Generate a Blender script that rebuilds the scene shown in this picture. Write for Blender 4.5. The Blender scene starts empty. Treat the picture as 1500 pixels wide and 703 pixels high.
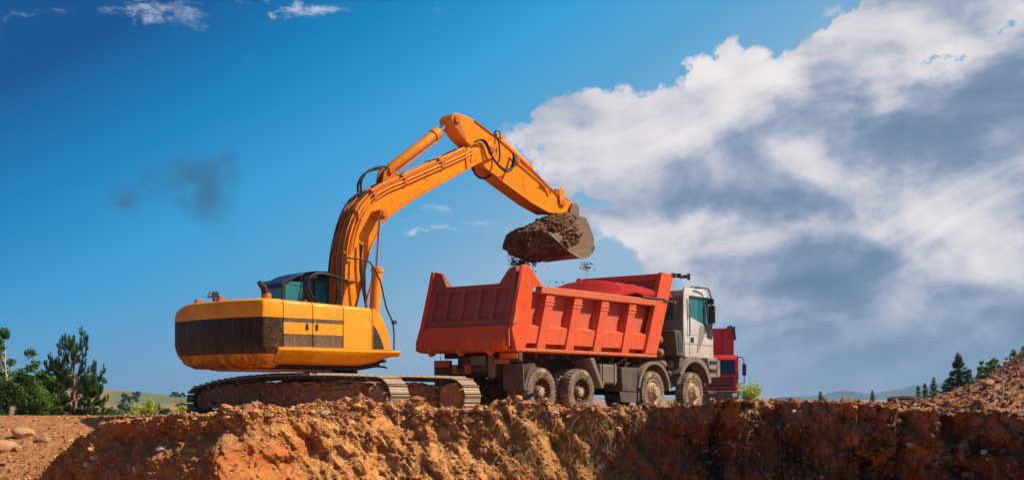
import bpy, bmesh, math, random
import numpy as np
from mathutils import Vector, Matrix
R = math.radians
random.seed(7); rng = np.random.default_rng(11)
scn = bpy.context.scene
COL = scn.collection

# ------------------------------------------------------------------ camera
CAMZ = 0.47
cam_d = bpy.data.cameras.new("camera"); cam = bpy.data.objects.new("camera", cam_d); COL.objects.link(cam)
cam.location = (0, 0, CAMZ); cam.rotation_euler = (R(90), 0, 0)
cam_d.sensor_width = 36; cam_d.lens = 36*1790/1500; cam_d.shift_y = 228.5/1500
cam_d.clip_start = 0.1; cam_d.clip_end = 30000
scn.camera = cam
scn.view_settings.view_transform = 'Standard'; scn.view_settings.look = 'None'
scn.view_settings.exposure = 0.4; scn.view_settings.gamma = 1.0
scn.cycles.volume_bounces = 0
scn.cycles.max_bounces = 8

# ------------------------------------------------------------------ node helper
class NT:
    def __init__(s, tree): s.t = tree; s.t.nodes.clear()
    def n(s, typ, ins=None, **kw):
        nd = s.t.nodes.new(typ)
        for k, v in kw.items(): setattr(nd, k, v)
        if ins:
            for k, v in ins.items(): s.set(nd.inputs[k], v)
        return nd
    def set(s, sock, v):
        if isinstance(v, bpy.types.NodeSocket): s.t.links.new(v, sock)
        elif isinstance(v, (tuple, list)) and sock.type == 'RGBA' and len(v) == 3: sock.default_value = (*v, 1)
        else: sock.default_value = v
    def m(s, op, a, b=0.0, c=0.0, clamp=False):
        nd = s.n('ShaderNodeMath', {0: a, 1: b, 2: c}, operation=op); nd.use_clamp = clamp; return nd.outputs[0]
    def add(s, a, b): return s.m('ADD', a, b)
    def sub(s, a, b): return s.m('SUBTRACT', a, b)
    def mul(s, a, b): return s.m('MULTIPLY', a, b)
    def div(s, a, b): return s.m('DIVIDE', a, b)
    def ss(s, x, a, b):      # smoothstep
        nd = s.n('ShaderNodeMapRange', {0: x, 1: a, 2: b}, interpolation_type='SMOOTHSTEP'); return nd.outputs[0]
    def mr(s, x, a, b, c, d):
        return s.n('ShaderNodeMapRange', {0: x, 1: a, 2: b, 3: c, 4: d}).outputs[0]
    def noise(s, vec, scale, detail=4, rough=0.55, dist=0.0):
        return s.n('ShaderNodeTexNoise', {'Vector': vec, 'Scale': scale, 'Detail': detail, 'Roughness': rough, 'Distortion': dist}).outputs[0]
    def mix(s, f, a, b, mode='MIX'):
        nd = s.n('ShaderNodeMix', data_type='RGBA', blend_type=mode)
        s.set(nd.inputs[0], f); s.set(nd.inputs[6], a); s.set(nd.inputs[7], b); return nd.outputs[2]
    def xyz(s, vec):
        nd = s.n('ShaderNodeSeparateXYZ', {0: vec}); return nd.outputs[0], nd.outputs[1], nd.outputs[2]
    def vec(s, x, y, z): return s.n('ShaderNodeCombineXYZ', {0: x, 1: y, 2: z}).outputs[0]

# ------------------------------------------------------------------ world: sky and clouds
SUN_EL, SUN_AZ = 47.0, 96.0        # azimuth clockwise from +Y (view direction)
world = bpy.data.worlds.new("World"); scn.world = world; world.use_nodes = True
W = NT(world.node_tree)
def build_sky():
    sky = W.n('ShaderNodeTexSky', sky_type='NISHITA'); sky.sun_disc = False
    sky.sun_elevation = R(SUN_EL); sky.sun_rotation = R(SUN_AZ)
    sky.air_density = 1.3; sky.dust_density = 0.6; sky.ozone_density = 3.0
    tc = W.n('ShaderNodeTexCoord').outputs['Generated']
    x, y, z = W.xyz(tc)
    az = W.mul(W.m('ARCTAN2', x, y), 180/math.pi)          # degrees right of +Y
    el = W.mul(W.m('ARCSINE', z), 180/math.pi)             # degrees above the horizon
    # clear part: deep blue away from the sun and high up, paler towards the sun and the horizon
    sa = W.m('MINIMUM', W.m('MAXIMUM', W.mul(W.m('SINE', W.mul(az, math.pi/180)), 1.60), -0.62), 0.40)
    t = W.add(W.add(0.54, sa), W.mul(W.sub(15.0, el), 0.047))
    r0 = W.n('ShaderNodeValToRGB', {0: t}); cr = r0.color_ramp
    lin = lambda *c: tuple(((q/255+0.055)/1.055)**2.4 for q in c)+(1,)
    cr.elements[0].position = 0.0; cr.elements[0].color = lin(0, 82, 146)
    cr.elements[1].position = 1.0; cr.elements[1].color = lin(150, 184, 212)
    for p_, c_ in ((0.25, (0, 130, 190)), (0.5, (52, 158, 214)), (0.7, (88, 164, 212)), (0.85, (120, 172, 210))):
        e_ = cr.elements.new(p_); e_.color = lin(*c_)
    clear = W.mix(1.0, r0.outputs[0], (10, 10, 10), 'MULTIPLY')
    clear = W.mix(0.015, clear, sky.outputs[0])
    wn = W.n('ShaderNodeTexNoise', {'Vector': tc, 'Scale': 9.0, 'Detail': 8, 'Roughness': 0.62})
    w1 = wn.outputs[0]
    st = W.vec(W.add(W.mul(x, 0.95), W.mul(z, 0.30)), y, W.mul(W.sub(W.mul(z, 0.95), W.mul(x, 0.25)), 2.7))   # long streaks climbing to the right
    w2 = W.noise(st, 6.0, 7, 0.54, 0.9)
    sh = W.noise(W.vec(x, y, W.mul(z, 1.5)), 11.0, 7, 0.52, 0.3); sh2 = W.noise(W.vec(W.add(x, 0.014), y, W.mul(W.add(z, 0.014), 1.5)), 11.0, 7, 0.52, 0.3)
    relief = W.mul(W.sub(sh, sh2), 1.7)
    w3 = W.noise(tc, 26.0, 5, 0.6, 0.2)
    az0, el0 = az, el
    az = W.add(az, W.add(W.mul(W.sub(w1, 0.5), 9.0), W.mul(W.sub(w3, 0.5), 4.0)))
    w6 = W.noise(W.vec(z, x, y), 10.0, 6, 0.6, 0.0); el = W.add(el, W.mul(W.sub(w6, 0.5), 6.0))
    # left edge of the cloud bank as a function of elevation
    def A(px): return math.degrees(math.atan((px-750)/1790))
    def E(px, py): return math.degrees(math.atan((580-py)/math.hypot(1790, px-750)))
    pts = [(-90, 1100), (-5, 1080), (560, 1080), (480, 1045), (435, 1010), (400, 950), (360, 880), (320, 868), (290, 872), (250, 822),
           (215, 775), (188, 745), (168, 838), (140, 935), (100, 1030), (72, 1130), (40, 1215), (0, 1275), (-60, 1400), (-200, 1600), (-900, 1650)]
    fc = W.n('ShaderNodeFloatCurve'); cv = fc.mapping.curves[0]
    es = []
    for py, px in pts:
        e = {-90: -60, -5: -3}.get(py, E(px, py)); es.append((e, A(px)))
    es = sorted(es)
    emin, emax, amin, amax = -60.0, 60.0, -5.0, 30.0
    P = [((e-emin)/(emax-emin), (a-amin)/(amax-amin)) for e, a in es]
    while len(cv.points) < len(P): cv.points.new(0.5, 0.5)
    for p, q in zip(cv.points, P): p.location = q; p.handle_type = 'VECTOR'
    fc.mapping.update()
    W.set(fc.inputs[1], W.mr(el, emin, emax, 0, 1))
    edge = W.sub(W.mr(fc.outputs[0], 0, 1, amin, amax), W.mul(W.ss(el0, 7.0, 10.0), 0.9))
    d = W.sub(az, edge)                                    # degrees inside the bank
    w4 = W.noise(tc, 4.5, 3, 0.5, 0.2)
    n_edge = W.add(W.add(W.mul(W.sub(w1, 0.5), 5.0), W.mul(W.sub(w3, 0.5), 3.5)), W.mul(W.sub(w4, 0.5), 5.0))
    back = W.ss(az0, 175.0, 120.0)
    # gaussian-like blobs in (az, el)
    def blob(px, py, rx, ry, rot=0.0):
        a0, e0 = A(px), E(px, py); rx, ry = rx/31.0, ry/31.0
        u = W.sub(az, a0); v = W.sub(el, e0)
        if rot:
            c, s = math.cos(R(rot)), math.sin(R(rot))
            u, v = W.add(W.mul(u, c), W.mul(v, s)), W.sub(W.mul(v, c), W.mul(u, s))
        r2 = W.add(W.m('POWER', W.m('ABSOLUTE', W.div(u, rx)), 2.0), W.m('POWER', W.m('ABSOLUTE', W.div(v, ry)), 2.0))
        return W.m('EXPONENT', W.mul(r2, -1.0))
    def total(lst):
        t = None
        for b in lst:
            amp = b[0]; g = W.mul(blob(*b[1:]), amp); t = g if t is None else W.add(t, g)
        return t
    # holes of blue
    hole = total([(1.0, 1390, 66, 90, 18, 14), (0.8, 905, 300, 40, 12, -8), (0.5, 1250, 20, 60, 14, 20)])
    dd = W.sub(W.add(d, n_edge), W.mul(hole, 5.0))
    dd = W.m('MINIMUM', dd, W.mul(W.sub(W.add(0.80, W.mul(W.sub(w1, 0.5), 2.0)), hole), 9.0))
    lowf = W.ss(el0, 5.5, 1.5)
    dm = W.div(dd, W.add(1.0, W.mul(lowf, 2.2)))
    mask = W.mul(W.ss(dm, -0.5, 1.2), back)
    # brightness inside the bank
    rim = W.ss(dd, 8.5, 0.3)
    bright = total([(0.55, 1000, 160, 110, 60, 25), (0.55, 1120, 100, 110, 45, 30), (0.45, 860, 215, 130, 40, -15), (0.45, 1180, 238, 60, 26, -10),
                    (0.36, 1330, 75, 150, 50, 20), (0.30, 1420, 40, 90, 50, 0), (0.42, 1390, 350, 120, 42, -20), (0.3, 1460, 330, 60, 60, 0),
                    (0.38, 1060, 340, 140, 26, -4), (0.33, 950, 345, 80, 40, 0), (0.32, 1100, 440, 55, 34, 0), (0.34, 1300, 430, 50, 40, 10), (0.25, 1240, 345, 80, 24, 0), (0.22, 1420, 420, 60, 50, 10)])
    dark = total([(0.42, 1400, 190, 190, 62, 14), (0.25, 1290, 170, 90, 30, 10), (0.28, 1230, 395, 110, 32, 10), (0.2, 1000, 395, 120, 22, 0), (0.36, 1250, 530, 380, 60, 0), (0.22, 1130, 290, 120, 22, 0), (0.18, 1480, 480, 110, 60, 0)])
    b = W.add(W.sub(W.add(0.40, W.mul(bright, 0.9)), W.mul(dark, 0.95)), W.mul(rim, 0.26))
    b = W.add(b, W.add(W.mul(W.sub(w2, 0.5), 2.1), W.mul(W.sub(w1, 0.5), 0.6)))
    b = W.add(b, relief)
    b = W.add(0.5, W.mul(W.m('TANH', W.mul(W.sub(b, 0.40), 1.55)), 0.5))
    low = W.ss(el0, 6.5, 0.5)
    b = W.mul(b, W.mr(low, 0, 1, 1.0, 0.72))
    ramp = W.n('ShaderNodeValToRGB', {0: b}); cr = ramp.color_ramp
    cr.elements[0].position = 0.0; cr.elements[0].color = (0.11, 0.20, 0.325, 1)
    cr.elements[1].position = 1.0; cr.elements[1].color = (0.92, 0.89, 0.88, 1)
    for p, c in ((0.25, (0.20, 0.285, 0.41)), (0.5, (0.36, 0.42, 0.55)), (0.72, (0.58, 0.585, 0.66)), (0.88, (0.76, 0.73, 0.75))):
        e_ = cr.elements.new(p); e_.color = (*c, 1)
    strength = 0.076
    cloudc = W.mix(1.0, ramp.outputs[0], (10, 10, 10), 'MULTIPLY')
    # wisps in the clear part, and one faint dark smudge
    wisp = total([(1.0, 212, 18, 62, 20, -22), (0.95, 395, 17, 85, 10, 2), (0.9, 662, 336, 36, 7, -10), (0.75, 735, 324, 60, 9, -3), (0.5, 650, 300, 50, 10, -3), (0.45, 60, 2, 30, 8, 0), (0.3, 640, 20, 90, 12, -6), (0.35, 340, 85, 12, 80, -35), (0.4, 780, 0, 70, 8, 0)])
    w5 = W.noise(W.vec(W.add(x, W.mul(z, 0.6)), y, W.mul(z, 4.0)), 16.0, 7, 0.68, 0.6)
    wispf = W.mul(W.ss(W.mul(wisp, W.add(0.55, W.mul(W.sub(w5, 0.5), 4.2))), 0.12, 0.95), 0.72)
    smud = W.mul(W.ss(W.add(total([(1.0, 285, 300, 66, 44, -28), (0.5, 240, 275, 40, 34, -40)]), W.mul(W.sub(w1, 0.5), 0.6)), 0.1, 1.4), 0.55)
    c = W.mix(W.m('MINIMUM', W.mul(smud, 1.5), 1.0), clear, (0.45, 1.35, 2.6))
    c = W.mix(wispf, c, (6.4, 6.9, 8.2))
    c = W.mix(mask, c, cloudc)
    hz = W.mul(W.ss(el0, 5.0, -0.5), 0.35)
    c = W.mix(hz, c, (2.6, 3.7, 5.2))
    W.n('ShaderNodeOutputWorld', {0: W.n('ShaderNodeBackground', {0: c, 1: strength}).outputs[0]})
build_sky()
sd = bpy.data.lights.new("sun", 'SUN'); sun = bpy.data.objects.new("sun", sd); COL.objects.link(sun)
sd.energy = 4.7; sd.angle = R(0.6); sd.color = (1.0, 0.91, 0.75)
sv = Vector((math.sin(R(SUN_AZ))*math.cos(R(SUN_EL)), math.cos(R(SUN_AZ))*math.cos(R(SUN_EL)), math.sin(R(SUN_EL))))
sun.rotation_euler = sv.to_track_quat('Z', 'Y').to_euler(); sun.location = sv*60

# ------------------------------------------------------------------ materials
def principled(name):
    mt = bpy.data.materials.new(name); mt.use_nodes = True; T = NT(mt.node_tree)
    b = T.n('ShaderNodeBsdfPrincipled'); T.n('ShaderNodeOutputMaterial', {0: b.outputs[0]})
    return mt, T, b
def bump(T, b, h, strength, dist=0.02):
    T.set(b.inputs['Normal'], T.n('ShaderNodeBump', {'Strength': strength, 'Distance': dist, 'Height': h}).outputs[0])
DUST = (0.36, 0.235, 0.14); MUD = (0.14, 0.075, 0.04)
def paint(name, base, rough=0.38, dirt=0.35, dust=DUST, zm=None, metal=0.0, scale=1.6, bands=None, band_col=(0.03, 0.024, 0.022), wear=0.3, coat=0.0, scuff=None, chips=0.35):
    """painted or bare metal with dust, runs and worn edges; bands = z-ranges painted another colour"""
    mt, T, b = principled(name)
    tc = T.n('ShaderNodeTexCoord').outputs['Object']; x, y, z = T.xyz(tc)
    col = base
    n1 = T.noise(tc, scale, 6, 0.65, 0.6); n2 = T.noise(T.vec(T.mul(x, 3.0), T.mul(y, 3.0), T.mul(z, 0.5)), scale*1.6, 5, 0.6)
    n3 = T.noise(tc, scale*14, 3, 0.6)
    col = T.mix(T.mul(T.ss(n1, 0.35, 0.70), 0.5), col, tuple(c*0.66 for c in base))
    if bands:
        f = None
        for lo, hi in bands:
            g = T.mul(T.ss(z, lo-0.004, lo+0.004), T.ss(z, hi+0.004, hi-0.004)); f = g if f is None else T.add(f, g)
        f = T.mul(f, T.mr(T.ss(n3, 0.62, 0.74), 0, 1, 1.0, 0.75))
        col = T.mix(f, col, band_col)
    n4 = T.noise(tc, scale*6.0, 8, 0.72, 0.8); n5 = T.noise(T.vec(T.mul(x, 9.0), T.mul(y, 9.0), T.mul(z, 0.9)), scale, 5, 0.6)
    col = T.mix(T.mul(T.ss(n4, 0.56, 0.63), chips), col, (0.10, 0.045, 0.025))
    col = T.mix(T.mul(T.ss(n5, 0.50, 0.70), chips*0.9), col, tuple(c*0.45+0.02 for c in base))
    geo = T.n('ShaderNodeNewGeometry')
    edge = T.mul(T.ss(T.add(geo.outputs['Pointiness'], T.mul(T.sub(n3, 0.5), 0.10)), 0.53, 0.60), wear)
    col = T.mix(edge, col, tuple(min(1, c*0.5+0.10) for c in base))
    up = T.ss(T.xyz(geo.outputs['Normal'])[2], 0.1, 0.9)
    df = T.add(T.mul(T.ss(T.add(T.mul(n1, 0.6), T.mul(n2, 0.4)), 0.42, 0.66), dirt), T.mul(up, dirt*0.55))
    if zm:
        zf = T.ss(T.add(z, T.mul(T.sub(n1, 0.5), 0.9)), zm[1], zm[0]); df = T.add(df, T.mul(zf, zm[2]))
    if scuff:
        df = T.add(df, T.mul(T.ss(T.add(z, T.mul(T.sub(n1, 0.5), 0.8)), scuff[1], scuff[0]), T.mul(T.ss(n2, 0.35, 0.6), scuff[2])))
    df = T.m('MINIMUM', df, 0.97)
    dc = T.mix(T.ss(n3, 0.3, 0.7), tuple(c*0.62 for c in dust), dust)
    col = T.mix(df, col, dc)
    T.set(b.inputs['Base Color'], col)
    T.set(b.inputs['Roughness'], T.m('MINIMUM', T.add(T.add(rough, T.mul(df, 0.5)), T.mul(T.sub(n3, 0.5), 0.25)), 0.95))
    T.set(b.inputs['Metallic'], T.mul(T.sub(1.0, df), metal)); b.inputs['Specular IOR Level'].default_value = 0.22
    if coat: b.inputs['Coat Weight'].default_value = coat*0.35; b.inputs['Coat Roughness'].default_value = 0.15
    bump(T, b, T.add(T.add(T.mul(n3, 0.35), T.mul(n1, 2.2)), T.mul(df, 0.6)), 0.42, 0.02)
    return mt
def simple(name, base, rough=0.6, metal=0.0, bstr=0.2, scale=8.0, var=0.25, spec=0.5):
    mt, T, b = principled(name); tc = T.n('ShaderNodeTexCoord').outputs['Object']
    n = T.noise(tc, scale, 4, 0.6)
    T.set(b.inputs['Base Color'], T.mix(n, tuple(c*(1-var) for c in base), tuple(min(1, c*(1+var)) for c in base)))
    b.inputs['Roughness'].default_value = rough; b.inputs['Metallic'].default_value = metal
    b.inputs['Specular IOR Level'].default_value = spec
    bump(T, b, n, bstr, 0.01); return mt
M = {}
YEL = (0.93, 0.345, 0.001)
M['yellow'] = paint('yellow_paint', YEL, 0.33, 0.09, scale=1.1, coat=0.2)
M['yellow_door'] = paint('yellow_door_paint', YEL, 0.33, 0.09, scale=1.3, bands=[(2.0, 2.09), (1.5, 1.76)], coat=0.2, scuff=(1.5, 1.9, 0.3))
M['yellow_cw'] = paint('counterweight_paint', YEL, 0.42, 0.08, dust=(0.20, 0.095, 0.035), scale=1.2, bands=[(1.34, 2.09)], band_col=(0.014, 0.011, 0.011), scuff=(1.15, 1.75, 0.8), chips=0.25)
M['boom'] = paint('boom_paint', (0.92, 0.275, 0.001), 0.36, 0.10, dust=(0.42, 0.14, 0.02), scale=0.9, coat=0.15)
M['boom_dark'] = paint('oily_orange_paint', (0.62, 0.14, 0.005), 0.45, 0.3, dust=(0.14, 0.05, 0.02), scale=2.5)
M['black'] = paint('black_steel', (0.022, 0.02, 0.02), 0.5, 0.16, dust=(0.16, 0.10, 0.065))
M['under'] = paint('greasy_underside', (0.016, 0.014, 0.013), 0.7, 0.22, dust=(0.12, 0.06, 0.03))
M['rubber'] = paint('rubber_hose', (0.014, 0.014, 0.015), 0.45, 0.08, dust=(0.12, 0.08, 0.05))
M['chrome'] = simple('chrome_rod', (0.75, 0.76, 0.78), 0.12, 1.0, 0.02)
M['cabnavy'] = paint('cab_dark_paint', (0.012, 0.016, 0.028), 0.3, 0.05, coat=0.3)
M['trackmud'] = paint('muddy_track_steel', (0.24, 0.115, 0.055), 0.7, 0.95, dust=(0.50, 0.24, 0.10), scale=3.0)
M['shoe'] = paint('worn_track_shoe', (0.42, 0.34, 0.26), 0.5, 0.75, dust=(0.50, 0.31, 0.17), scale=5.0, metal=0.3)
M['red'] = paint('red_dump_paint', (0.80, 0.075, 0.003), 0.5, 0.30, dust=(0.50, 0.13, 0.035), scale=1.2, wear=0.6, zm=(1.3, 2.1, 0.18), chips=0.6)
M['redrail'] = paint('faded_red_rail', (0.66, 0.11, 0.025), 0.55, 0.42, dust=(0.62, 0.27, 0.13), scale=2.2, wear=0.5)
M['tail'] = paint('dusty_shaded_red_tailgate', (0.40, 0.050, 0.020), 0.65, 0.65, dust=(0.36, 0.12, 0.07), scale=1.4, wear=0.6)  # body red darkened to paint in the tailgate's shade, plus pinkish dust
M['tarp'] = paint('red_tarpaulin', (0.44, 0.006, 0.006), 0.85, 0.25, dust=(0.30, 0.06, 0.04), scale=2.5, wear=0.0, chips=0.3)
M['chassis'] = paint('dusty_chassis', (0.04, 0.028, 0.022), 0.7, 0.6, dust=(0.22, 0.115, 0.06), scale=2.2)
M['mudflap'] = paint('grey_mudguard', (0.075, 0.062, 0.055), 0.7, 0.75, dust=(0.24, 0.14, 0.08), scale=2.0)
M['fendere'] = paint('pale_dusty_fender', (0.17, 0.145, 0.13), 0.6, 0.75, dust=(0.40, 0.26, 0.16), scale=2.0)
M['cabwhite'] = paint('white_cab_paint', (0.66, 0.65, 0.64), 0.35, 0.30, dust=(0.48, 0.34, 0.24), zm=(1.5, 2.4, 0.6), coat=0.2)
M['cabrear'] = paint('dusty_shaded_cab_back', (0.30, 0.26, 0.25), 0.5, 0.7, dust=(0.26, 0.17, 0.12))  # grey paints in the shade on the white cab's back, with dust
M['tyre'] = paint('dusty_tyre', (0.10, 0.075, 0.055), 0.85, 0.95, dust=(0.50, 0.34, 0.21), scale=3.0)
M['rim'] = paint('muddy_wheel_rim', (0.40, 0.29, 0.19), 0.75, 0.95, dust=(0.60, 0.42, 0.26), scale=5.0)
M['rimdark'] = paint('dark_wheel_dish', (0.09, 0.05, 0.035), 0.7, 0.5, dust=(0.25, 0.14, 0.08), scale=5.0)
M['tank'] = paint('dusty_tank', (0.16, 0.12, 0.09), 0.6, 0.7, dust=(0.33, 0.21, 0.12))
M['airtank'] = paint('rusty_air_tank', (0.26, 0.13, 0.06), 0.6, 0.6, dust=(0.42, 0.22, 0.11), scale=4)
M['orange_lamp'] = simple('orange_lens', (0.75, 0.16, 0.03), 0.3, 0, 0.1)
M['redlamp'] = simple('red_lens', (0.50, 0.09, 0.06), 0.35, 0, 0.1)
M['bucket'] = paint('worn_bucket_steel', (0.25, 0.17, 0.12), 0.5, 0.95, dust=(0.27, 0.15, 0.08), metal=0.45, scale=2.2, wear=0.8)
M['bright_steel'] = paint('scraped_bright_steel', (0.62, 0.58, 0.54), 0.3, 0.2, metal=0.7, dust=(0.4, 0.26, 0.17), scale=4)
M['redcab'] = paint('red_cab_paint', (0.55, 0.018, 0.012), 0.35, 0.12, coat=0.2, scale=0.8)
M['dark'] = simple('dark_plastic', (0.02, 0.02, 0.022), 0.5)
M['lampglass'] = simple('lamp_glass', (0.75, 0.75, 0.72), 0.12, 0.2, 0.05)
def glass(name, tint, rough=0.05, alpha=0.55):
    mt = bpy.data.materials.new(name); mt.use_nodes = True; T = NT(mt.node_tree)
    tr = T.n('ShaderNodeBsdfTransparent', {0: tint}); gl = T.n('ShaderNodeBsdfGlossy', {0: (0.8, 0.9, 0.9) if alpha > 0.5 else (0.35, 0.4, 0.42), 1: rough})
    df = T.n('ShaderNodeBsdfDiffuse', {0: tuple(c*0.9 for c in tint)})
    fr = T.n('ShaderNodeFresnel', {0: 1.45})
    a = T.n('ShaderNodeMixShader', {0: 1-alpha, 1: tr.outputs[0], 2: df.outputs[0]})
    o = T.n('ShaderNodeMixShader', {0: T.add(T.mul(fr.outputs[0], 1.0), 0.05), 1: a.outputs[0], 2: gl.outputs[0]})
    T.n('ShaderNodeOutputMaterial', {0: o.outputs[0]}); return mt
M['glass_teal'] = glass('teal_tinted_glass', (0.10, 0.62, 0.66), 0.05, 0.72)
M['glass_dark'] = glass('dark_windscreen', (0.02, 0.035, 0.05), 0.08, 0.35)

def soil_mat(name, c_lit, c_dark, c_red, regional=False, bscale=1.0):
    mt, T, b = principled(name)
    pos = T.n('ShaderNodeNewGeometry'); p = pos.outputs['Position']; x, y, z = T.xyz(p)
    n1 = T.noise(p, 0.9, 5, 0.6, 0.5); n2 = T.noise(p, 5.0, 6, 0.65, 0.3); n3 = T.noise(p, 22.0, 5, 0.7)
    vo = T.n('ShaderNodeTexVoronoi', {'Vector': p, 'Scale': 9.0, 'Randomness': 1.0}); vd = vo.outputs['Distance']
    vo2 = T.n('ShaderNodeTexVoronoi', {'Vector': p, 'Scale': 24.0}); vd2 = vo2.outputs['Distance']
    col = T.mix(T.ss(n2, 0.35, 0.68), c_dark, c_lit)
    col = T.mix(T.mul(T.ss(n1, 0.50, 0.68), 0.75), col, c_red)
    up = T.ss(T.xyz(pos.outputs['Normal'])[2], 0.35, 0.95)
    dry = tuple(min(1, c*1.25+0.03) for c in c_lit)
    col = T.mix(T.mul(up, T.mul(T.ss(n3, 0.35, 0.65), 0.45)), col, dry)
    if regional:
        rt = T.ss(T.add(x, T.mul(T.sub(n1, 0.5), 2.6)), 0.9, 3.2)        # browner soil in the right part of the cut, its shade painted in too
        deep = T.ss(T.add(z, T.mul(T.sub(n1, 0.5), 0.5)), 0.22, -0.10)  # below the lip the right face's shade is put into the colour
        lit_ledge = T.mul(T.mul(T.ss(x, 4.3, 4.9), T.ss(x, 6.4, 5.8)), T.ss(T.add(z, T.mul(T.sub(n1, 0.5), 1.2)), -0.75, -0.25)); lit_ledge = T.mul(lit_ledge, T.mul(T.ss(n2, 0.42, 0.60), 0.8))  # sunlit ledges painted as lighter patches on the right face
        rt = T.mul(rt, T.sub(1.0, T.mul(lit_ledge, 0.9)))
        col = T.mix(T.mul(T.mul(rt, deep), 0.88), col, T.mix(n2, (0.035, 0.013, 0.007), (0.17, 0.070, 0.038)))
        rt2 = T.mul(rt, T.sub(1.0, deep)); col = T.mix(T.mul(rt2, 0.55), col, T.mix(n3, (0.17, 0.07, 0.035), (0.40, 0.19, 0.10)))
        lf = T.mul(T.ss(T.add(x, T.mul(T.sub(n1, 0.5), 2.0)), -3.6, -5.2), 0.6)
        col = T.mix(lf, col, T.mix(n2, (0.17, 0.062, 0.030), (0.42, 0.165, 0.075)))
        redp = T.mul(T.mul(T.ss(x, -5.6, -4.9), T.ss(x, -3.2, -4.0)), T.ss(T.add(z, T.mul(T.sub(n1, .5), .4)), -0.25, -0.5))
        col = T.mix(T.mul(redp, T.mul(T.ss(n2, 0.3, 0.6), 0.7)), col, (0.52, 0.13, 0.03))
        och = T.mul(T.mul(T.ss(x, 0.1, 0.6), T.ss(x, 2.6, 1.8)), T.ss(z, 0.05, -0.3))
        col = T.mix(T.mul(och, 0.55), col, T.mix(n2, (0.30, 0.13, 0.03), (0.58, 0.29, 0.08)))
    sp = T.ss(vd2, 0.16, 0.06); col = T.mix(T.mul(sp, T.mul(T.ss(n2, 0.5, 0.7), 0.4)), col, (0.52, 0.38, 0.27))
    T.set(b.inputs['Base Color'], col); b.inputs['Roughness'].default_value = 0.95; b.inputs['Specular IOR Level'].default_value = 0.15
    h = T.add(T.add(T.mul(n2, 0.55), T.mul(n3, 0.35)), T.add(T.mul(vd, 0.25), T.mul(vd2, 0.18)))
    bump(T, b, h, 0.9, 0.09*bscale); return mt
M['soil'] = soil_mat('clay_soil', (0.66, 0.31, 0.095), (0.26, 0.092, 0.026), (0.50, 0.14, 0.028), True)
M['plain'] = soil_mat('dry_plain_soil', (0.44, 0.20, 0.075), (0.28, 0.11, 0.04), (0.38, 0.13, 0.04))
M['heap'] = soil_mat('dark_damp_soil', (0.26, 0.13, 0.065), (0.075, 0.034, 0.019), (0.15, 0.06, 0.03))
def rock_mat(name, a, bb):
    mt, T, b = principled(name); tc = T.n('ShaderNodeTexCoord').outputs['Object']
    oi = T.n('ShaderNodeObjectInfo').outputs['Random']; g = T.n('ShaderNodeNewGeometry')
    rnd = T.m('FRACT', T.add(oi, g.outputs['Random Per Island']))
    n = T.noise(tc, 9.0, 6, 0.7, 0.4); n2 = T.noise(tc, 40.0, 3, 0.6)
    c = T.mix(rnd, a, bb); c = T.mix(T.mul(T.ss(n, 0.4, 0.65), 0.6), c, (0.34, 0.16, 0.08))
    T.set(b.inputs['Base Color'], c); b.inputs['Roughness'].default_value = 0.9; b.inputs['Specular IOR Level'].default_value = 0.2
    bump(T, b, T.add(n, T.mul(n2, 0.4)), 0.6, 0.03); return mt
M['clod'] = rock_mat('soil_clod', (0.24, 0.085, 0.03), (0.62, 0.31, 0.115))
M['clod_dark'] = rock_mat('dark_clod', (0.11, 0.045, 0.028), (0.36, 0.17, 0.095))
M['stone'] = rock_mat('pale_stone', (0.42, 0.31, 0.23), (0.56, 0.45, 0.35))
M['stone_tan'] = rock_mat('tan_stone', (0.50, 0.28, 0.13), (0.46, 0.25, 0.12))
M['stone_grey'] = rock_mat('grey_stone', (0.42, 0.38, 0.36), (0.55, 0.5, 0.46))
M['mudlump'] = simple('caked_mud', (0.34, 0.17, 0.08), 0.95, 0, 0.5, 20.0, 0.4, 0.1)
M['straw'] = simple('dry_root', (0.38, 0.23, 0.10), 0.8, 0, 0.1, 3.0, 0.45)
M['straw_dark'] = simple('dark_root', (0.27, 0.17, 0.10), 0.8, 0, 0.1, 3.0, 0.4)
M['bark'] = simple('bark', (0.20, 0.14, 0.09), 0.9, 0, 0.5, 14.0)
M['darkwood'] = simple('charred_wood', (0.06, 0.03, 0.022), 0.9, 0, 0.5, 14.0)
M['bark_pale'] = simple('pale_bark', (0.52, 0.47, 0.40), 0.8, 0, 0.4, 10.0, 0.35)
M['bark_red'] = simple('orange_bark', (0.32, 0.15, 0.07), 0.9, 0, 0.5, 14.0)
def leaf_mat(name, a, bb, tip=None):
    mt, T, b = principled(name); g = T.n('ShaderNodeNewGeometry')
    pos = g.outputs['Position']; n = T.noise(pos, 1.3, 3, 0.6)
    c = T.mix(g.outputs['Random Per Island'], a, bb); c = T.mix(T.mul(T.ss(n, 0.4, 0.65), 0.5), c, tuple(min(1, q*1.5) for q in bb))
    T.set(b.inputs['Base Color'], c); b.inputs['Roughness'].default_value = 0.6; b.inputs['Specular IOR Level'].default_value = 0.25
    tl = T.n('ShaderNodeBsdfTranslucent', {0: c}); ms = T.n('ShaderNodeMixShader', {0: 0.28, 1: b.outputs[0], 2: tl.outputs[0]})
    out = [q for q in T.t.nodes if q.type == 'OUTPUT_MATERIAL'][0]; T.set(out.inputs[0], ms.outputs[0]); return mt
M['leaf'] = leaf_mat('green_leaves', (0.030, 0.065, 0.012), (0.085, 0.155, 0.026))
M['leaf_fresh'] = leaf_mat('fresh_leaves', (0.05, 0.12, 0.015), (0.12, 0.22, 0.03))
M['leaf_yellow'] = leaf_mat('yellow_green_leaves', (0.24, 0.32, 0.03), (0.50, 0.54, 0.07))
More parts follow.
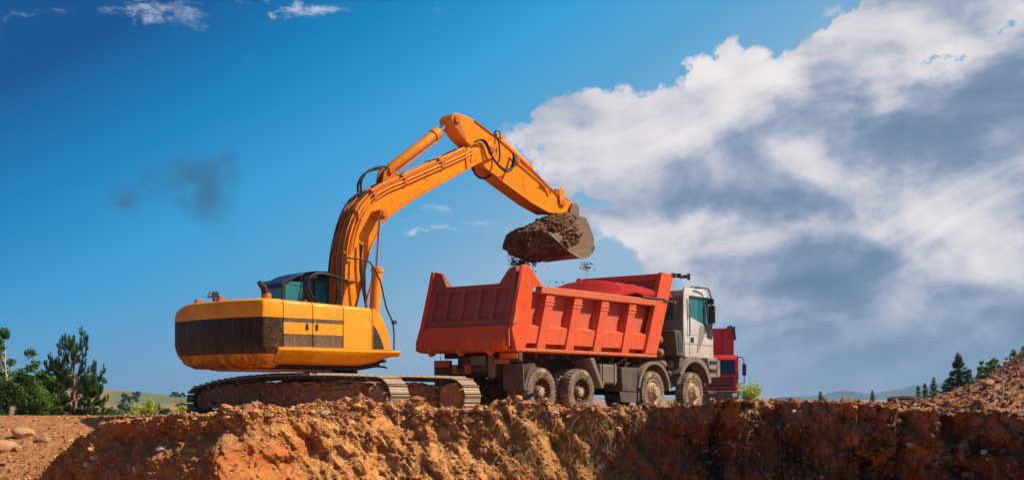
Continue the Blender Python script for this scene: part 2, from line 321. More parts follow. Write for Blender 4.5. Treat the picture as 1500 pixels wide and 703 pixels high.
M['leaf_far'] = leaf_mat('far_leaves', (0.03, 0.06, 0.022), (0.065, 0.11, 0.035))
M['needle'] = leaf_mat('pine_needles', (0.032, 0.085, 0.022), (0.075, 0.15, 0.03))
M['needle_fresh'] = leaf_mat('fresh_needles', (0.06, 0.14, 0.02), (0.14, 0.26, 0.035))
M['needle_dark'] = leaf_mat('dark_needles', (0.014, 0.036, 0.016), (0.035, 0.07, 0.026))

# ------------------------------------------------------------------ mesh helpers
class MB:
    def __init__(s): s.v = []; s.f = []
    def add(s, vs, fs):
        o = len(s.v); s.v += [tuple(p) for p in vs]; s.f += [tuple(i+o for i in f) for f in fs]; return s
    def box(s, x0, x1, y0, y1, z0, z1):
        return s.add([(x, y, z) for x in (x0, x1) for y in (y0, y1) for z in (z0, z1)],
                     [(0, 1, 3, 2), (4, 6, 7, 5), (0, 4, 5, 1), (2, 3, 7, 6), (0, 2, 6, 4), (1, 5, 7, 3)])
    def prism(s, poly, a, b, axis='y'):
        n = len(poly)
        def P(p, t): return {'y': (p[0], t, p[1]), 'z': (p[0], p[1], t), 'x': (t, p[0], p[1])}[axis]
        vs = [P(p, a) for p in poly]+[P(p, b) for p in poly]
        return s.add(vs, [tuple(range(n-1, -1, -1)), tuple(range(n, 2*n))]+[(i, (i+1) % n, n+(i+1) % n, n+i) for i in range(n)])
    def loft(s, rings, caps=True):
        n = len(rings[0]); vs = [p for r in rings for p in r]; fs = []
        for k in range(len(rings)-1):
            for i in range(n): fs.append((k*n+i, k*n+(i+1) % n, (k+1)*n+(i+1) % n, (k+1)*n+i))
        if caps: fs += [tuple(range(n-1, -1, -1)), tuple((len(rings)-1)*n+i for i in range(n))]
        return s.add(vs, fs)
    def tube(s, pts, r, n=8, caps=True):
        pts = [Vector(p) for p in pts]; rs = r if isinstance(r, (list, tuple)) else [r]*len(pts)
        rings = []; up = None
        for i, p in enumerate(pts):
            t = (pts[min(i+1, len(pts)-1)]-pts[max(i-1, 0)]).normalized()
            if up is None: up = t.orthogonal().normalized()
            up = (up-t*up.dot(t)); up = up.normalized() if up.length > 1e-6 else t.orthogonal().normalized()
            q = t.cross(up); rings.append([tuple(p+(up*math.cos(2*math.pi*k/n)+q*math.sin(2*math.pi*k/n))*rs[i]) for k in range(n)])
        return s.loft(rings, caps)
    def cyl(s, p0, p1, r, n=16, r1=None): return s.tube([p0, p1], [r, r if r1 is None else r1], n)
    def lathe(s, prof, cx, cz, n=32, a0=0, a1=2*math.pi):   # prof: (r, y) about the y axis through (cx, cz)
        full = abs(a1-a0-2*math.pi) < 1e-6; m = n if full else n+1; k = len(prof); vs = []
        for i in range(m):
            a = a0+(a1-a0)*i/n
            for r, y in prof: vs.append((cx+r*math.cos(a), y, cz+r*math.sin(a)))
        fs = []
        for i in range(n):
            j = (i+1) % m
            for q in range(k-1): fs.append((i*k+q, j*k+q, j*k+q+1, i*k+q+1))
        return s.add(vs, fs)
def spline(pts, k=4):
    out = []; n = len(pts)
    for i in range(n-1):
        p0, p1, p2, p3 = [np.array(pts[max(0, min(n-1, j))], float) for j in (i-1, i, i+1, i+2)]
        for t in np.linspace(0, 1, k, endpoint=False):
            out.append(tuple(0.5*((2*p1)+(-p0+p2)*t+(2*p0-5*p1+4*p2-p3)*t*t+(-p0+3*p1-3*p2+p3)*t**3)))
    out.append(tuple(pts[-1])); return out
def obj(name, mb, mat, parent=None, bevel=0.0, smooth=35, loc=None, rotz=0.0, kind=None, label=None, mesh=None, seg=2):
    if mesh is None:
        mesh = bpy.data.meshes.new(name)
        mesh.from_pydata(mb.v, [], mb.f); mesh.validate()
        bm = bmesh.new(); bm.from_mesh(mesh); bmesh.ops.recalc_face_normals(bm, faces=bm.faces); bm.to_mesh(mesh); bm.free()
        if mat: mesh.materials.append(mat)
        if smooth is not None:
            mesh.shade_smooth()
            mesh.set_sharp_from_angle(angle=R(smooth))
    o = bpy.data.objects.new(name, mesh); COL.objects.link(o)
    if parent is not None:
        o.parent = parent
        if loc is None and 'off' in parent.keys(): loc = tuple(parent['off'])
    o.location = loc or (0, 0, 0); o.rotation_euler = (0, 0, rotz)
    if bevel:
        m = o.modifiers.new('bevel', 'BEVEL'); m.width = bevel; m.segments = seg; m.limit_method = 'ANGLE'; m.angle_limit = R(35); m.harden_normals = False
    if kind: o['kind'] = kind
    if label: o['label'] = label
    return o
def tag(o, label, cat, group=None, kind=None):
    o['label'] = label; o['category'] = cat
    if group: o['group'] = group
    if kind: o['kind'] = kind
    return o
def thing(name, label, cat, loc, rotz=0.0, group=None, off=None):
    o = bpy.data.objects.new(name, None); COL.objects.link(o); o.location = loc; o.rotation_euler = (0, 0, rotz)
    o.empty_display_size = 0.5
    if off: o['off'] = off
    return tag(o, label, cat, group)
def np_mesh(name, V, F, mat, kind=None, smooth=True):
    me = bpy.data.meshes.new(name); V = np.asarray(V, np.float32); F = np.asarray(F, np.int32); k = F.shape[1]
    me.vertices.add(len(V)); me.vertices.foreach_set('co', V.ravel())
    me.loops.add(F.size); me.loops.foreach_set('vertex_index', F.ravel())
    me.polygons.add(len(F)); me.polygons.foreach_set('loop_start', np.arange(0, F.size, k, dtype=np.int32))
    me.polygons.foreach_set('use_smooth', np.full(len(F), smooth)); me.update(calc_edges=True); me.validate()
    me.materials.append(mat); o = bpy.data.objects.new(name, me); COL.objects.link(o)
    if kind: o['kind'] = kind
    return o
# gradient-free value noise
def _h(ix, iy, iz, seed):
    h = (ix*374761393+iy*668265263+iz*2147483647+seed*144665) & 0xffffffff
    h = ((h ^ (h >> 13))*1274126177) & 0xffffffff; h = ((h ^ (h >> 15))*2246822519) & 0xffffffff
    return ((h ^ (h >> 16)) & 0xffffff)/float(0xffffff)
def vnoise(x, y, z, seed=0):
    xf, yf, zf = np.floor(x), np.floor(y), np.floor(z); i, j, k = xf.astype(np.int64), yf.astype(np.int64), zf.astype(np.int64)
    u, v, w = x-xf, y-yf, z-zf; u, v, w = [t*t*t*(t*(t*6-15)+10) for t in (u, v, w)]
    def c(a, b, d): return _h(i+a, j+b, k+d, seed)
    x00 = c(0, 0, 0)*(1-u)+c(1, 0, 0)*u; x10 = c(0, 1, 0)*(1-u)+c(1, 1, 0)*u
    x01 = c(0, 0, 1)*(1-u)+c(1, 0, 1)*u; x11 = c(0, 1, 1)*(1-u)+c(1, 1, 1)*u
    return ((x00*(1-v)+x10*v)*(1-w)+(x01*(1-v)+x11*v)*w)*2-1
def fbm(x, y, z, f, o=5, g=0.5, seed=0, billow=False):
    t = np.zeros(np.broadcast(x, y, z).shape); a = 1.0; s = 0
    for q in range(o):
        n = vnoise(x*f+q*17.3, y*f+q*5.1, z*f+q*9.7, seed+q)
        if billow: n = 1-2*np.abs(n)
        t += a*n; s += a; a *= g; f *= 2.03
    return t/s
sstep = lambda x, a, b: (lambda t: t*t*(3-2*t))(np.clip((x-a)/(b-a), 0, 1))

# ------------------------------------------------------------------ ground and the cut bank
EP = [(-14.0, 23.0, -1.85), (-10.5, 22.6, -1.45), (-8.48, 22.0, -1.04), (-8.1, 21.8, -0.62), (-7.72, 21.6, -0.29), (-7.14, 21.3, -0.08), (-6.45, 21.0, 0.03), (-5.78, 20.7, 0.08),
      (-5.15, 20.5, 0.10), (-4.79, 20.45, 0.18), (-4.43, 20.7, 0.22), (-3.95, 21.3, 0.18), (-3.5, 21.8, 0.22), (-2.6, 22.2, 0.28), (-1.9, 22.3, 0.21), (-1.35, 22.0, 0.14),
      (-0.6, 21.8, 0.22), (0.15, 21.6, 0.27), (1.2, 21.4, 0.22), (2.45, 21.0, 0.25), (3.2, 20.2, 0.30), (3.75, 19.4, 0.34), (4.55, 18.3, 0.34), (5.2, 17.3, 0.26),
      (5.9, 16.3, 0.15), (6.3, 15.4, 0.12), (7.5, 14.6, 0.15), (10.0, 13.6, 0.1), (14.0, 13.0, 0.0)]
EPa = np.array(EP)
def edge_y(X): return np.interp(X, EPa[:, 0], EPa[:, 1])
def edge_z(X): return np.interp(X, EPa[:, 0], EPa[:, 2])
def plateau(X, Y):
    """height of the undisturbed top surface"""
    d = Y-edge_y(X)
    base = np.zeros(np.broadcast(X, Y).shape)
    base = base-0.035*np.clip(Y-30, 0, 200)*sstep(-X, 0.0, 7.0)-0.008*np.clip(Y-40, 0, 200)
    # ramp falling towards the camera at the far left
    ramp = -0.012-0.20*np.clip(27.2-Y, 0, 30)
    wl = sstep(-X, 7.0, 8.2)
    base = base*(1-wl)+np.minimum(base, ramp)*wl
    bw = np.exp(-np.clip(d, 0, 50)/1.1)
    z = base*(1-bw)+np.where(wl > 0.98, np.minimum(base, edge_z(X)+0.20*np.clip(d, 0, 9)), edge_z(X))*bw
    r = sstep(X, 3.0, 4.6)                                  # raised apron on the right
    z = z+r*0.30*np.exp(-((d-2.2)/2.2)**2)*sstep(d, 0.0, 1.5)
    z = z+2.25*np.exp(-(((X-9.7)/1.95)**2+((Y-18.6)/3.4)**2))*sstep(X, 5.0, 6.6)+0.10*np.exp(-(((X-6.9)/0.6)**2+((Y-18.5)/1.5)**2))
    return z
def build_bank():
    xs = np.concatenate([np.linspace(-14, -10, 60, endpoint=False), np.linspace(-10, 8.2, 860, endpoint=False), np.linspace(8.2, 14, 70)])
    n = len(xs)
    ey = edge_y(xs)+0.30*fbm(xs, 0*xs, 0*xs, 0.9, 4, 0.55, 3)
    ez = edge_z(xs)
    run = np.interp(xs, [-14, -7.8, -5.7, -4.6, -3.0, -0.8, -0.2, 1.2, 2.2, 3.2, 14], [0.7, 0.7, 0.7, 1.9, 2.9, 2.8, 1.9, 1.5, 0.8, 0.45, 0.45])
    tf = np.linspace(0, 1, 26)**1.4; tface = np.linspace(0, 1, 230); tp = np.linspace(0, 1, 150)**2.1
    rows = []
    ZB = -3.3
    for t in tf[:-1]:                                        # pit floor from behind the camera to the toe
        Y = 1.0+(ey-run-1.0)*t if False else (-3.0+(ey-run+3.0)*t); rows.append((xs, Y, np.full(n, 0.0)+np.where(Y < 4, -1.2-(Y+3)*0.12, 0)+np.where(Y >= 4, 0, 0), 'pit'))
    R0 = len(rows)
    X = np.tile(xs, (len(tf)-1, 1)); Yp = np.stack([r[1] for r in rows])
    Zp = ZB+2.0*(1-sstep(Yp, 3.0, 9.0))
    Xf = np.tile(xs, (len(tface), 1)); t = tface[:, None]
    prof = np.where(t < 0.85, t*0.93/0.85, 0.93+0.07*(t-0.85)/0.15)
    Zf = ZB+(ez-ZB)*t; 
    Yf = (ey-run)+run*(t**1.15)
    Xq = np.tile(xs, (len(tp)-1, 1)); Yq = ey+(36.0-ey)*tp[1:, None]; Zq = plateau(Xq, Yq)
    X = np.vstack([X, Xf, Xq]); Y = np.vstack([Yp, Yf, Yq]); Z = np.vstack([Zp, Zf, Zq])
    dcut = Y-ey[None, :]
    face = np.vstack([np.zeros_like(Yp)+0.15, np.ones_like(Yf), np.zeros_like(Yq)]);
    nearlip = np.exp(-np.clip(dcut, 0, 99)/0.55)*(dcut > 0)
    k = np.clip(face+nearlip, 0, 1)
    # gullies running down the face
    gul = fbm(X*1.0, Y*0.25, Z*0.22, 1.5, 4, 0.55, 31)
    gul = 0.45*gul+0.75*fbm((X+Z*0.9)*2.3, (X-Z)*0.30, Y*0.4, 1.0, 5, 0.6, 131)
    big = fbm(X, Y, Z, 0.8, 4, 0.5, 5); mid = fbm(X, Y, Z, 2.6, 5, 0.58, 9, True); fine = fbm(X, Y, Z, 9.0, 4, 0.6, 13, True)
    sl = np.interp(X, [-14, -6, -4.5, -0.4, 0.6, 2.4, 3.4, 14], [1, 1.0, 0.8, 0.8, 1.0, 1.1, 0.9, 0.9])
    rgt = sstep(X, 1.9, 3.2); lft = sstep(-X, 4.2, 5.0)
    big2 = fbm(X*1.0, Y*0.6, Z*1.3, 1.15, 4, 0.55, 61, True)
    Y = Y-k*sl*((0.45-0.2*rgt-0.25*lft)*gul+(0.25-0.1*lft)*big+0.13*mid+0.035*fine)-k*rgt*face*(0.60*big2+0.26*fbm(X, Y, Z, 2.4, 5, 0.66, 71, True)+0.07*fbm(X, Y, Z, 11.0, 4, 0.65, 75, True)+0.30*fbm((X-Z*0.5)*1.6, X*0+2, Z*0.5, 1.0, 4, 0.6, 79))
    for cx, cz, rx, rz, am in ((5.05, -0.16, 0.38, 0.13, 0.55), (5.45, -0.45, 0.30, 0.12, 0.60), (4.45, 0.02, 0.30, 0.10, 0.35), (5.85, -0.28, 0.25, 0.10, 0.30), (3.7, 0.05, 0.35, 0.12, 0.30), (2.9, 0.0, 0.4, 0.12, 0.30)):
        Y = Y-am*face*np.exp(-((X-cx)/rx)**2-((Z-cz)/rz)**2)*(0.7+0.6*vnoise(X*5, Y*0+1, Z*5, 91))
    for cx, cz, rx, rz, am in ((-4.0, -0.62, 0.55, 0.28, -0.40), (-1.3, -0.30, 0.35, 0.30, -0.35), (-0.55, -0.55, 0.22, 0.2, -0.40), (0.75, -0.25, 0.16, 0.35, -0.35), (3.6, -0.6, 0.6, 0.4, -0.35), (6.1, -0.5, 0.4, 0.5, -0.45), (-2.4, -0.7, 0.35, 0.2, -0.3)):
        Y = Y-am*face*np.exp(-((X-cx)/rx)**2-((Z-cz)/rz)**2)*(0.7+0.8*vnoise(X*4, Y*0+3, Z*4, 93))
    # overhanging lip above the dark right face
    un = sstep(X, 1.7, 3.0)*np.exp(-((Z-(ez[None, :]-0.62))/0.28)**2)*face; Y = Y+0.28*un*(0.6+0.8*vnoise(X*1.3, 0*Y, 0*Z, 77))
    un2 = sstep(-X, 3.9, 4.6)*sstep(X, -7.4, -6.8)*np.exp(-((Z-(ez[None, :]-0.35))/0.20)**2)*face; Y = Y+0.22*un2
    rough = np.where(dcut > 0, 0.30+0.7*np.exp(-dcut/3.0), 0.75)
    farf = np.exp(-np.clip(Y-24, 0, 50)/3.0)
    hp = np.exp(-(np.clip(dcut, -0.6, 9)-0.25)**2/0.5)*sstep(X, -6.2, -4.6)*sstep(-X, -1.8, -0.8)
    Z = Z+hp*(0.10*fbm(X, Y, 0*X, 1.7, 3, 0.6, 141, True)+0.07*fbm(X, Y, 0*X, 5.0, 3, 0.6, 143, True))
    hr = np.exp(-(np.clip(dcut, -0.6, 9)-0.25)**2/0.5)*sstep(X, 0.8, 1.8); Z = Z+hr*(0.06*fbm(X, Y, 0*X, 1.9, 3, 0.6, 145, True)+0.05*fbm(X, Y, 0*X, 5.5, 4, 0.65, 147, True))
    Z = Z+rough*(0.055*fbm(X, Y, 0*Z, 1.6, 3, 0.5, 21)*(0.3+0.7*farf)+0.075*fbm(X, Y, 0*Z, 4.2, 4, 0.6, 23, True)*(0.25+0.75*farf)+0.018*fbm(X, Y, Z, 14.0, 3, 0.6, 27, True))
    # ruts and clods on the ramp to the left
    V = np.stack([X, Y, Z], -1).reshape(-1, 3); nr = X.shape[0]
    idx = np.arange(nr*n).reshape(nr, n); a = idx[:-1, :-1].ravel(); F = np.stack([a, a+1, a+n+1, a+n], 1)
    o = np_mesh('excavated_bank', V, F, M['soil'], 'structure')
    return X, Y, Z, R0, len(tface)
BX, BY, BZ, BR0, BNF = build_bank()
def ground_z(x, y):
    """height of the built bank mesh on its top side near (x, y)"""
    j = int(np.argmin(np.abs(BX[-1]-x))); c = BY[BR0+BNF-1:, j]; i = int(np.argmin(np.abs(c-y))); return float(BZ[BR0+BNF-1+i, j])
def build_ground():
    # far plain: one sheet to the horizon, with a hole-free overlap below the bank mesh
    rs = np.concatenate([np.linspace(0, 34, 12, endpoint=False), np.geomspace(34, 11000, 90)]); th = np.linspace(0, 2*math.pi, 145)
    Rr, T = np.meshgrid(rs, th, indexing='ij'); X, Y = Rr*np.sin(T), Rr*np.cos(T)
    Z = -0.05-0.008*np.clip(Y-40, 0, 100)-0.035*np.clip(Y-30, 0, 200)*sstep(-X, 0.0, 7.0)
    Z = Z-11.0*sstep(Rr, 55, 420)
    inner = (np.abs(X) < 15) & (Y < 37.5) & (Y > -4); Z = np.where(inner, -4.2, Z)
    Z = Z+np.where(Rr > 34, 0.12*fbm(X, Y, 0*X, 0.2, 3), 0)
    V = np.stack([X, Y, Z], -1).reshape(-1, 3); n = len(th); idx = np.arange(len(V)).reshape(len(rs), n); a = idx[:-1, :-1].ravel()
    np_mesh('ground', V, np.stack([a, a+1, a+n+1, a+n], 1), M['plain'], 'structure')
    # apron joining the bank to the plain
    xs = np.linspace(-60, 60, 240); ys = np.linspace(35.9, 62, 60); X, Y = np.meshgrid(xs, ys)
    Z = -0.008*np.clip(Y-40, 0, 200)-0.035*np.clip(Y-30, 0, 200)*sstep(-X, 0.0, 7.0)+0.02*fbm(X, Y, 0*X, 1.0, 3)-0.004
    V = np.stack([X, Y, Z], -1).reshape(-1, 3); n = len(xs); idx = np.arange(len(V)).reshape(len(ys), n); a = idx[:-1, :-1].ravel()
    np_mesh('terrain', V, np.stack([a, a+1, a+n+1, a+n], 1), M['plain'], 'structure')
    for sgn in (-1, 1):
        xs = np.linspace(13.9, 60, 70)*sgn; ys = np.linspace(-30, 36, 70); X, Y = np.meshgrid(xs, ys)
        xe = 14.0*sgn; Z0 = plateau(np.full_like(Y, xe), np.maximum(Y, edge_y(np.full_like(Y, xe))+0.01))
        Z = Z0*np.exp(-(np.abs(X)-14)/8)-0.03+0.03*fbm(X, Y, 0*X, 0.8, 3)
        V = np.stack([X, Y, Z], -1).reshape(-1, 3); n = len(xs); idx = np.arange(len(V)).reshape(len(ys), n); a = idx[:-1, :-1].ravel()
        np_mesh('terrain', V, np.stack([a, a+1, a+n+1, a+n], 1), M['plain'], 'structure')
build_ground()

def hill_mat():
    mt, T, b = principled('hill_grass'); p = T.n('ShaderNodeNewGeometry').outputs['Position']; x, y, z = T.xyz(p)
    n = T.noise(p, 0.02, 5, 0.6, 0.4); n2 = T.noise(p, 0.12, 4, 0.6)
    c = T.mix(T.ss(n, 0.35, 0.65), (0.19, 0.115, 0.045), (0.30, 0.19, 0.08)); c = T.mix(T.mul(T.ss(n2, 0.5, 0.7), 0.5), c, (0.18, 0.15, 0.05))
    f = T.mul(T.mul(T.ss(T.add(x, T.mul(z, 4.0)), -182.0, -176.0), T.ss(z, -3.3, -2.4)), T.ss(x, -148.0, -152.0)); c = T.mix(T.mul(f, 0.85), c, (0.085, 0.12, 0.03))
    T.set(b.inputs['Base Color'], c); b.inputs['Roughness'].default_value = 0.95; return mt
M['hill'] = hill_mat()
def hill_z(x, y):
    # crest profile at Y = 600: rises to the left
    c = np.interp(x/600.0*1790+750, [-400, 60, 145, 275, 420, 640, 1000], [10.0, 6.5, 4.0, -0.3, -4.6, -9.5, -14.0])
    d = (y-600.0)/190.0; return -14.0+(c+14.0)*np.exp(-d*d*1.2)
def build_hill():
    xs = np.linspace(-560, 60, 150); ys = np.linspace(300, 900, 90); X, Y = np.meshgrid(xs, ys); Z = hill_z(X, Y)+0.35*fbm(X, Y, 0*X, 0.02, 4)
    V = np.stack([X, Y, Z], -1).reshape(-1, 3); n = len(xs); idx = np.arange(len(V)).reshape(len(ys), n); a = idx[:-1, :-1].ravel()
    np_mesh('hill', V, np.stack([a, a+1, a+n+1, a+n], 1), M['hill'], 'structure')
    # far mountains
    M['mount'] = simple('mountain_forest', (0.055, 0.075, 0.05), 0.95, 0, 0.0)
    D = 4200.0
    def ridge(pk, D, w, name):
        xs = np.linspace(pk[0][0], pk[-1][0], 160); X, Yv = np.meshgrid((xs-750)/1790*D, np.linspace(-1, 1, 21))
        c = np.interp(xs, [p[0] for p in pk], [p[1] for p in pk]); h = (583-c)/1790*D*(1+0.05*fbm(xs*0.11, 0*xs, 0*xs, 1.0, 4))
        Z = -25+np.clip(h+25, 0, 112)[None, :]*np.exp(-Yv*Yv*3)*(1+0.05*fbm(X*0.004, Yv*3, 0*X, 1.0, 4)); Y = D+Yv*w
        V = np.stack([X, Y, Z], -1).reshape(-1, 3); n = len(xs); idx = np.arange(len(V)).reshape(21, n); a = idx[:-1, :-1].ravel()
        np_mesh(name, V, np.stack([a, a+1, a+n+1, a+n], 1), M['mount'], 'structure')
    ridge([(1150, 584), (1190, 582), (1218, 579), (1236, 574), (1243, 575), (1262, 580), (1290, 578), (1325, 572), (1345, 566), (1362, 570), (1380, 562), (1410, 557), (1440, 552), (1500, 556), (1600, 548), (1750, 560), (1900, 584)], 4200.0, 600.0, 'mountains')
build_hill()
_b = bmesh.new(); bmesh.ops.create_icosphere(_b, subdivisions=1, radius=1.0); ICO = np.array([v.co[:] for v in _b.verts]); ICOF = [tuple(v.index for v in f.verts) for f in _b.faces]; _b.free()
_b = bmesh.new(); bmesh.ops.create_icosphere(_b, subdivisions=2, radius=1.0); ICO2 = np.array([v.co[:] for v in _b.verts]); ICO2F = np.array([tuple(v.index for v in f.verts) for f in _b.faces]); _b.free()
# ------------------------------------------------------------------ excavator
EO = (-5.0274, 24.86); EA = R(42)                         # near rear corner of the house on plan, heading
def frame_pt(O, a, s, w): return (O[0]+s*math.cos(a)-w*math.sin(a), O[1]+s*math.sin(a)+w*math.cos(a))
EC = (2.57, 1.5)
ex0 = frame_pt(EO, EA, *EC)
EX = thing('excavator', 'yellow and black tracked excavator lifting a full bucket over the dump truck', 'excavator', (ex0[0], ex0[1], 0.0), EA, off=(-EC[0], -EC[1], 0))
def build_excavator():
    P = EX
    # --- counterweight: lofted plan outlines, bulging backwards, rounded at both ends
    WW = 3.30
    def outline(inset, zt, crown):
        pts = [[0.0, 0.0]]
        for w in np.concatenate([[0.025, 0.07], np.linspace(0.15, 2.85, 18)]): pts.append([-0.03-0.47*(1-math.exp(-w/0.85)), w])
        for a in np.linspace(12, 90, 9): pts.append([-0.485+0.36*(1-math.cos(R(a))), 2.86+0.44*math.sin(R(a))])
        pts = [[0.42, 0.0]]+pts+[[0.42, WW]]
        ring = []
        for s, w in pts:
            ww = WW/2+(w-WW/2)*(1-inset/(WW/2)); ss = s+inset*(1.0 if s < 0.3 else 0)
            z = zt
            if crown: z = zt-0.20*sstep(ww, 2.3, 3.30)**1.5*crown
            ring.append((ss, ww, float(z)))
        return ring
    m = MB(); m.loft([outline(0.34, 1.06, 0), outline(0.16, 1.16, 0), outline(0.05, 1.36, 0), outline(0.0, 1.56, 0), outline(0, 2.05, 0), outline(0.0, 2.36, 1), outline(0.02, 2.43, 1), outline(0.075, 2.47, 1)])
    obj('counterweight', m, M['yellow_cw'], P, bevel=0.015, smooth=32)
    # --- near side doors and tank
    def door(s0, s1, mat, name):
        m = MB(); zt0, zt1 = 2.475-0.032*s0, 2.475-0.032*s1
        sec = lambda s, zt: [(s, 0.0, 1.48), (s, 0.0, zt-0.09), (s, 0.02, zt-0.035), (s, 0.07, zt), (s, 0.62, zt+0.012), (s, 0.62, 1.48)]
        m.loft([sec(s0, zt0), sec(s1, zt1)]); return obj(name, m, mat, P, bevel=0.012, smooth=50)
    d1 = door(0.435, 1.135, M['yellow_door'], 'engine_door'); d2 = door(1.147, 1.90, M['yellow_door'], 'engine_door')
    for s0 in (0.98, 1.22): m = MB(); m.box(s0, s0+0.05, -0.022, 0.01, 1.86, 1.98); obj('door_handle', m, M['black'], P, bevel=0.006)
    door(1.912, 2.655, M['yellow'], 'fuel_tank')
    arc = [(2.667, 2.39), (2.78, 2.345), (2.90, 2.23), (3.00, 2.08), (3.09, 1.88), (3.16, 1.66), (3.19, 1.48), (2.667, 1.48)]
    m = MB(); m.prism(arc, 0.0, 0.62); obj('front_fairing', m, M['yellow'], P, bevel=0.015, smooth=25)
    m = MB(); m.prism([(2.69, 2.03), (2.78, 1.93), (2.88, 1.76), (2.95, 1.60), (2.985, 1.50), (2.69, 1.50)], -0.004, 0.05); obj('fairing_grille', m, M['black'], P)
    m = MB()
    for z in (1.56, 1.63, 1.70, 1.77): m.box(2.70, 2.965-(z-1.5)*0.35, -0.012, -0.002, z, z+0.02)
    obj('grille_bar', m, M['under'], P)
    # far side
    m = MB(); m.loft([[(s, WW, 1.48), (s, WW, zt-0.05), (s, WW-0.05, zt), (s, 2.5, zt), (s, 2.5, 1.48)] for s, zt in ((0.435, 2.36), (1.25, 2.33))]); obj('engine_door', m, M['yellow'], P, bevel=0.012, smooth=50)
    m = MB(); m.box(0.43, 1.62, 0.63, 2.49, 1.5, 2.452); m.box(0.6, 1.5, 0.8, 2.3, 2.45, 2.50); obj('engine_hood', m, M['yellow'], P, bevel=0.03)
    m = MB(); m.box(1.2, 2.3, 0.63, 1.1, 1.5, 2.36); obj('valve_cover', m, M['black'], P, bevel=0.02)
    # skirt (curved side rail under the doors)
    def sk(s, d, zb, out=0.03, zt=1.475): return [(s, 0.62, zt), (s, -out, zt), (s, -out-0.005, zt-0.05), (s, 0.02+d*0.15, zt-0.14), (s, 0.12+d*0.4, zb+0.06), (s, 0.34, zb), (s, 0.62, zb)]
    m = MB(); m.loft([sk(0.30, 0, 1.14), sk(1.5, 0, 1.13), sk(2.5, 0, 1.14), sk(2.95, 0.1, 1.20), sk(3.22, 0.2, 1.30), sk(3.42, 0.3, 1.39)]); obj('side_rail', m, M['yellow'], P, bevel=0.01, smooth=40)
    m = MB(); m.loft([[(x, WW-y if y is not None else 0, z) for x, y, z in sk(s, d, zb)] for s, d, zb in ((0.30, 0, 1.14), (2.5, 0, 1.14), (3.42, 0.3, 1.39))]); obj('side_rail', m, M['yellow'], P, bevel=0.01, smooth=40)
    m = MB(); m.prism([(0.25, 1.44), (3.3, 1.44), (3.1, 1.12), (2.6, 1.04), (0.35, 1.04)], 0.36, WW-0.36); m.box(3.1, 3.42, 0.5, 0.7, 1.22, 1.30); obj('revolving_frame', m, M['under'], P, bevel=0.02)
    m = MB(); m.box(-0.2, 1.9, 0.42, 0.50, 0.985, 1.035); m.box(-0.3, 1.7, 0.9, 0.97, 0.99, 1.04); m.box(-0.3, 1.2, 1.4, 1.47, 0.99, 1.04); obj('belly_guard', m, M['boom_dark'], P)
    m = MB(); m.tube([(3.0, 0.4, 1.14), (3.25, 0.35, 1.12), (3.32, 0.35, 1.1)], 0.025); obj('drain_pipe', m, M['black'], P)
    # --- undercarriage, slewed against the house
    TA = R(-33)-EA; CZ_ = 0.0
    def rotp(t, v):    # undercarriage axes -> house-plan offset coordinates
        return (EC[0]+t*math.cos(TA)-v*math.sin(TA), EC[1]+t*math.sin(TA)+v*math.cos(TA))
    m = MB(); m.lathe([(0.02, 0.80), (0.74, 0.80), (0.74, 0.92), (0.62, 0.93), (0.62, 1.05), (0.02, 1.05)], 0, 0, 40)
    m.v = [(EC[0]+x, EC[1]+z, y) for x, y, z in m.v]; obj('slew_ring', m, M['under'], P)
    def uo(name, m, mat, **k):          # part modelled in undercarriage axes
        o = obj(name, m, mat, P, loc=(0, 0, 0), rotz=TA, **k); return o
    m = MB(); m.box(-0.85, 0.85, -0.7, 0.7, 0.42, 0.84)
    for sx in (-1, 1):
        for sy in (-1, 1): m.prism([(sx*0.4, sy*0.5), (sx*0.9, sy*0.45), (sx*1.35, sy*1.1), (sx*0.75, sy*1.1)], 0.36, 0.66, 'z')
    uo('carbody', m, M['trackmud'], bevel=0.02)
    # tracks
    TH = 2.66; RR = 0.40; ZC = 0.45
    def path(u):   # closed belt path, u in metres
        return None
    pts = []
    for a in np.linspace(-90, 90, 15): pts.append((TH-0.05+RR*math.cos(R(a)), ZC+RR*math.sin(R(a))))
    top = [(TH-0.35, ZC+RR+0.012), (1.6, ZC+RR+0.035), (0.6, ZC+RR+0.055), (-0.4, ZC+RR+0.05), (-1.3, ZC+RR+0.0), (-2.0, ZC+RR-0.075)]
    pts += top
    RI = 0.285
    for a in np.linspace(90, 270, 13): pts.append((-TH+0.05+RI*math.cos(R(a)), ZC-0.08+RI*math.sin(R(a))))
    pts += [(-1.8, ZC-RR), (0, ZC-RR), (1.8, ZC-RR)]
    pa = np.array(pts+[pts[0]]); seg = np.hypot(*np.diff(pa, axis=0).T); L = np.concatenate([[0], np.cumsum(seg)]); tot = L[-1]
    NS = int(round(tot/0.198))
    def at(u): u = u % tot; return np.array([np.interp(u, L, pa[:, 0]), np.interp(u, L, pa[:, 1])])
    sm = MB(); pw = 0.091; SW = 0.30
    sm.box(-pw, pw, -SW, SW, 0, 0.018)
    for t, h in ((-0.080, 0.062), (-0.005, 0.030), (0.055, 0.030)): sm.prism([(t, 0.018), (t+0.020, 0.018), (t+0.014, h), (t+0.005, h)], -SW, SW)
    for yy in (-0.1, 0.1):
        sm.box(-0.05, 0.03, yy-0.03, yy+0.03, -0.05, 0.0)
    shoe_mesh = None
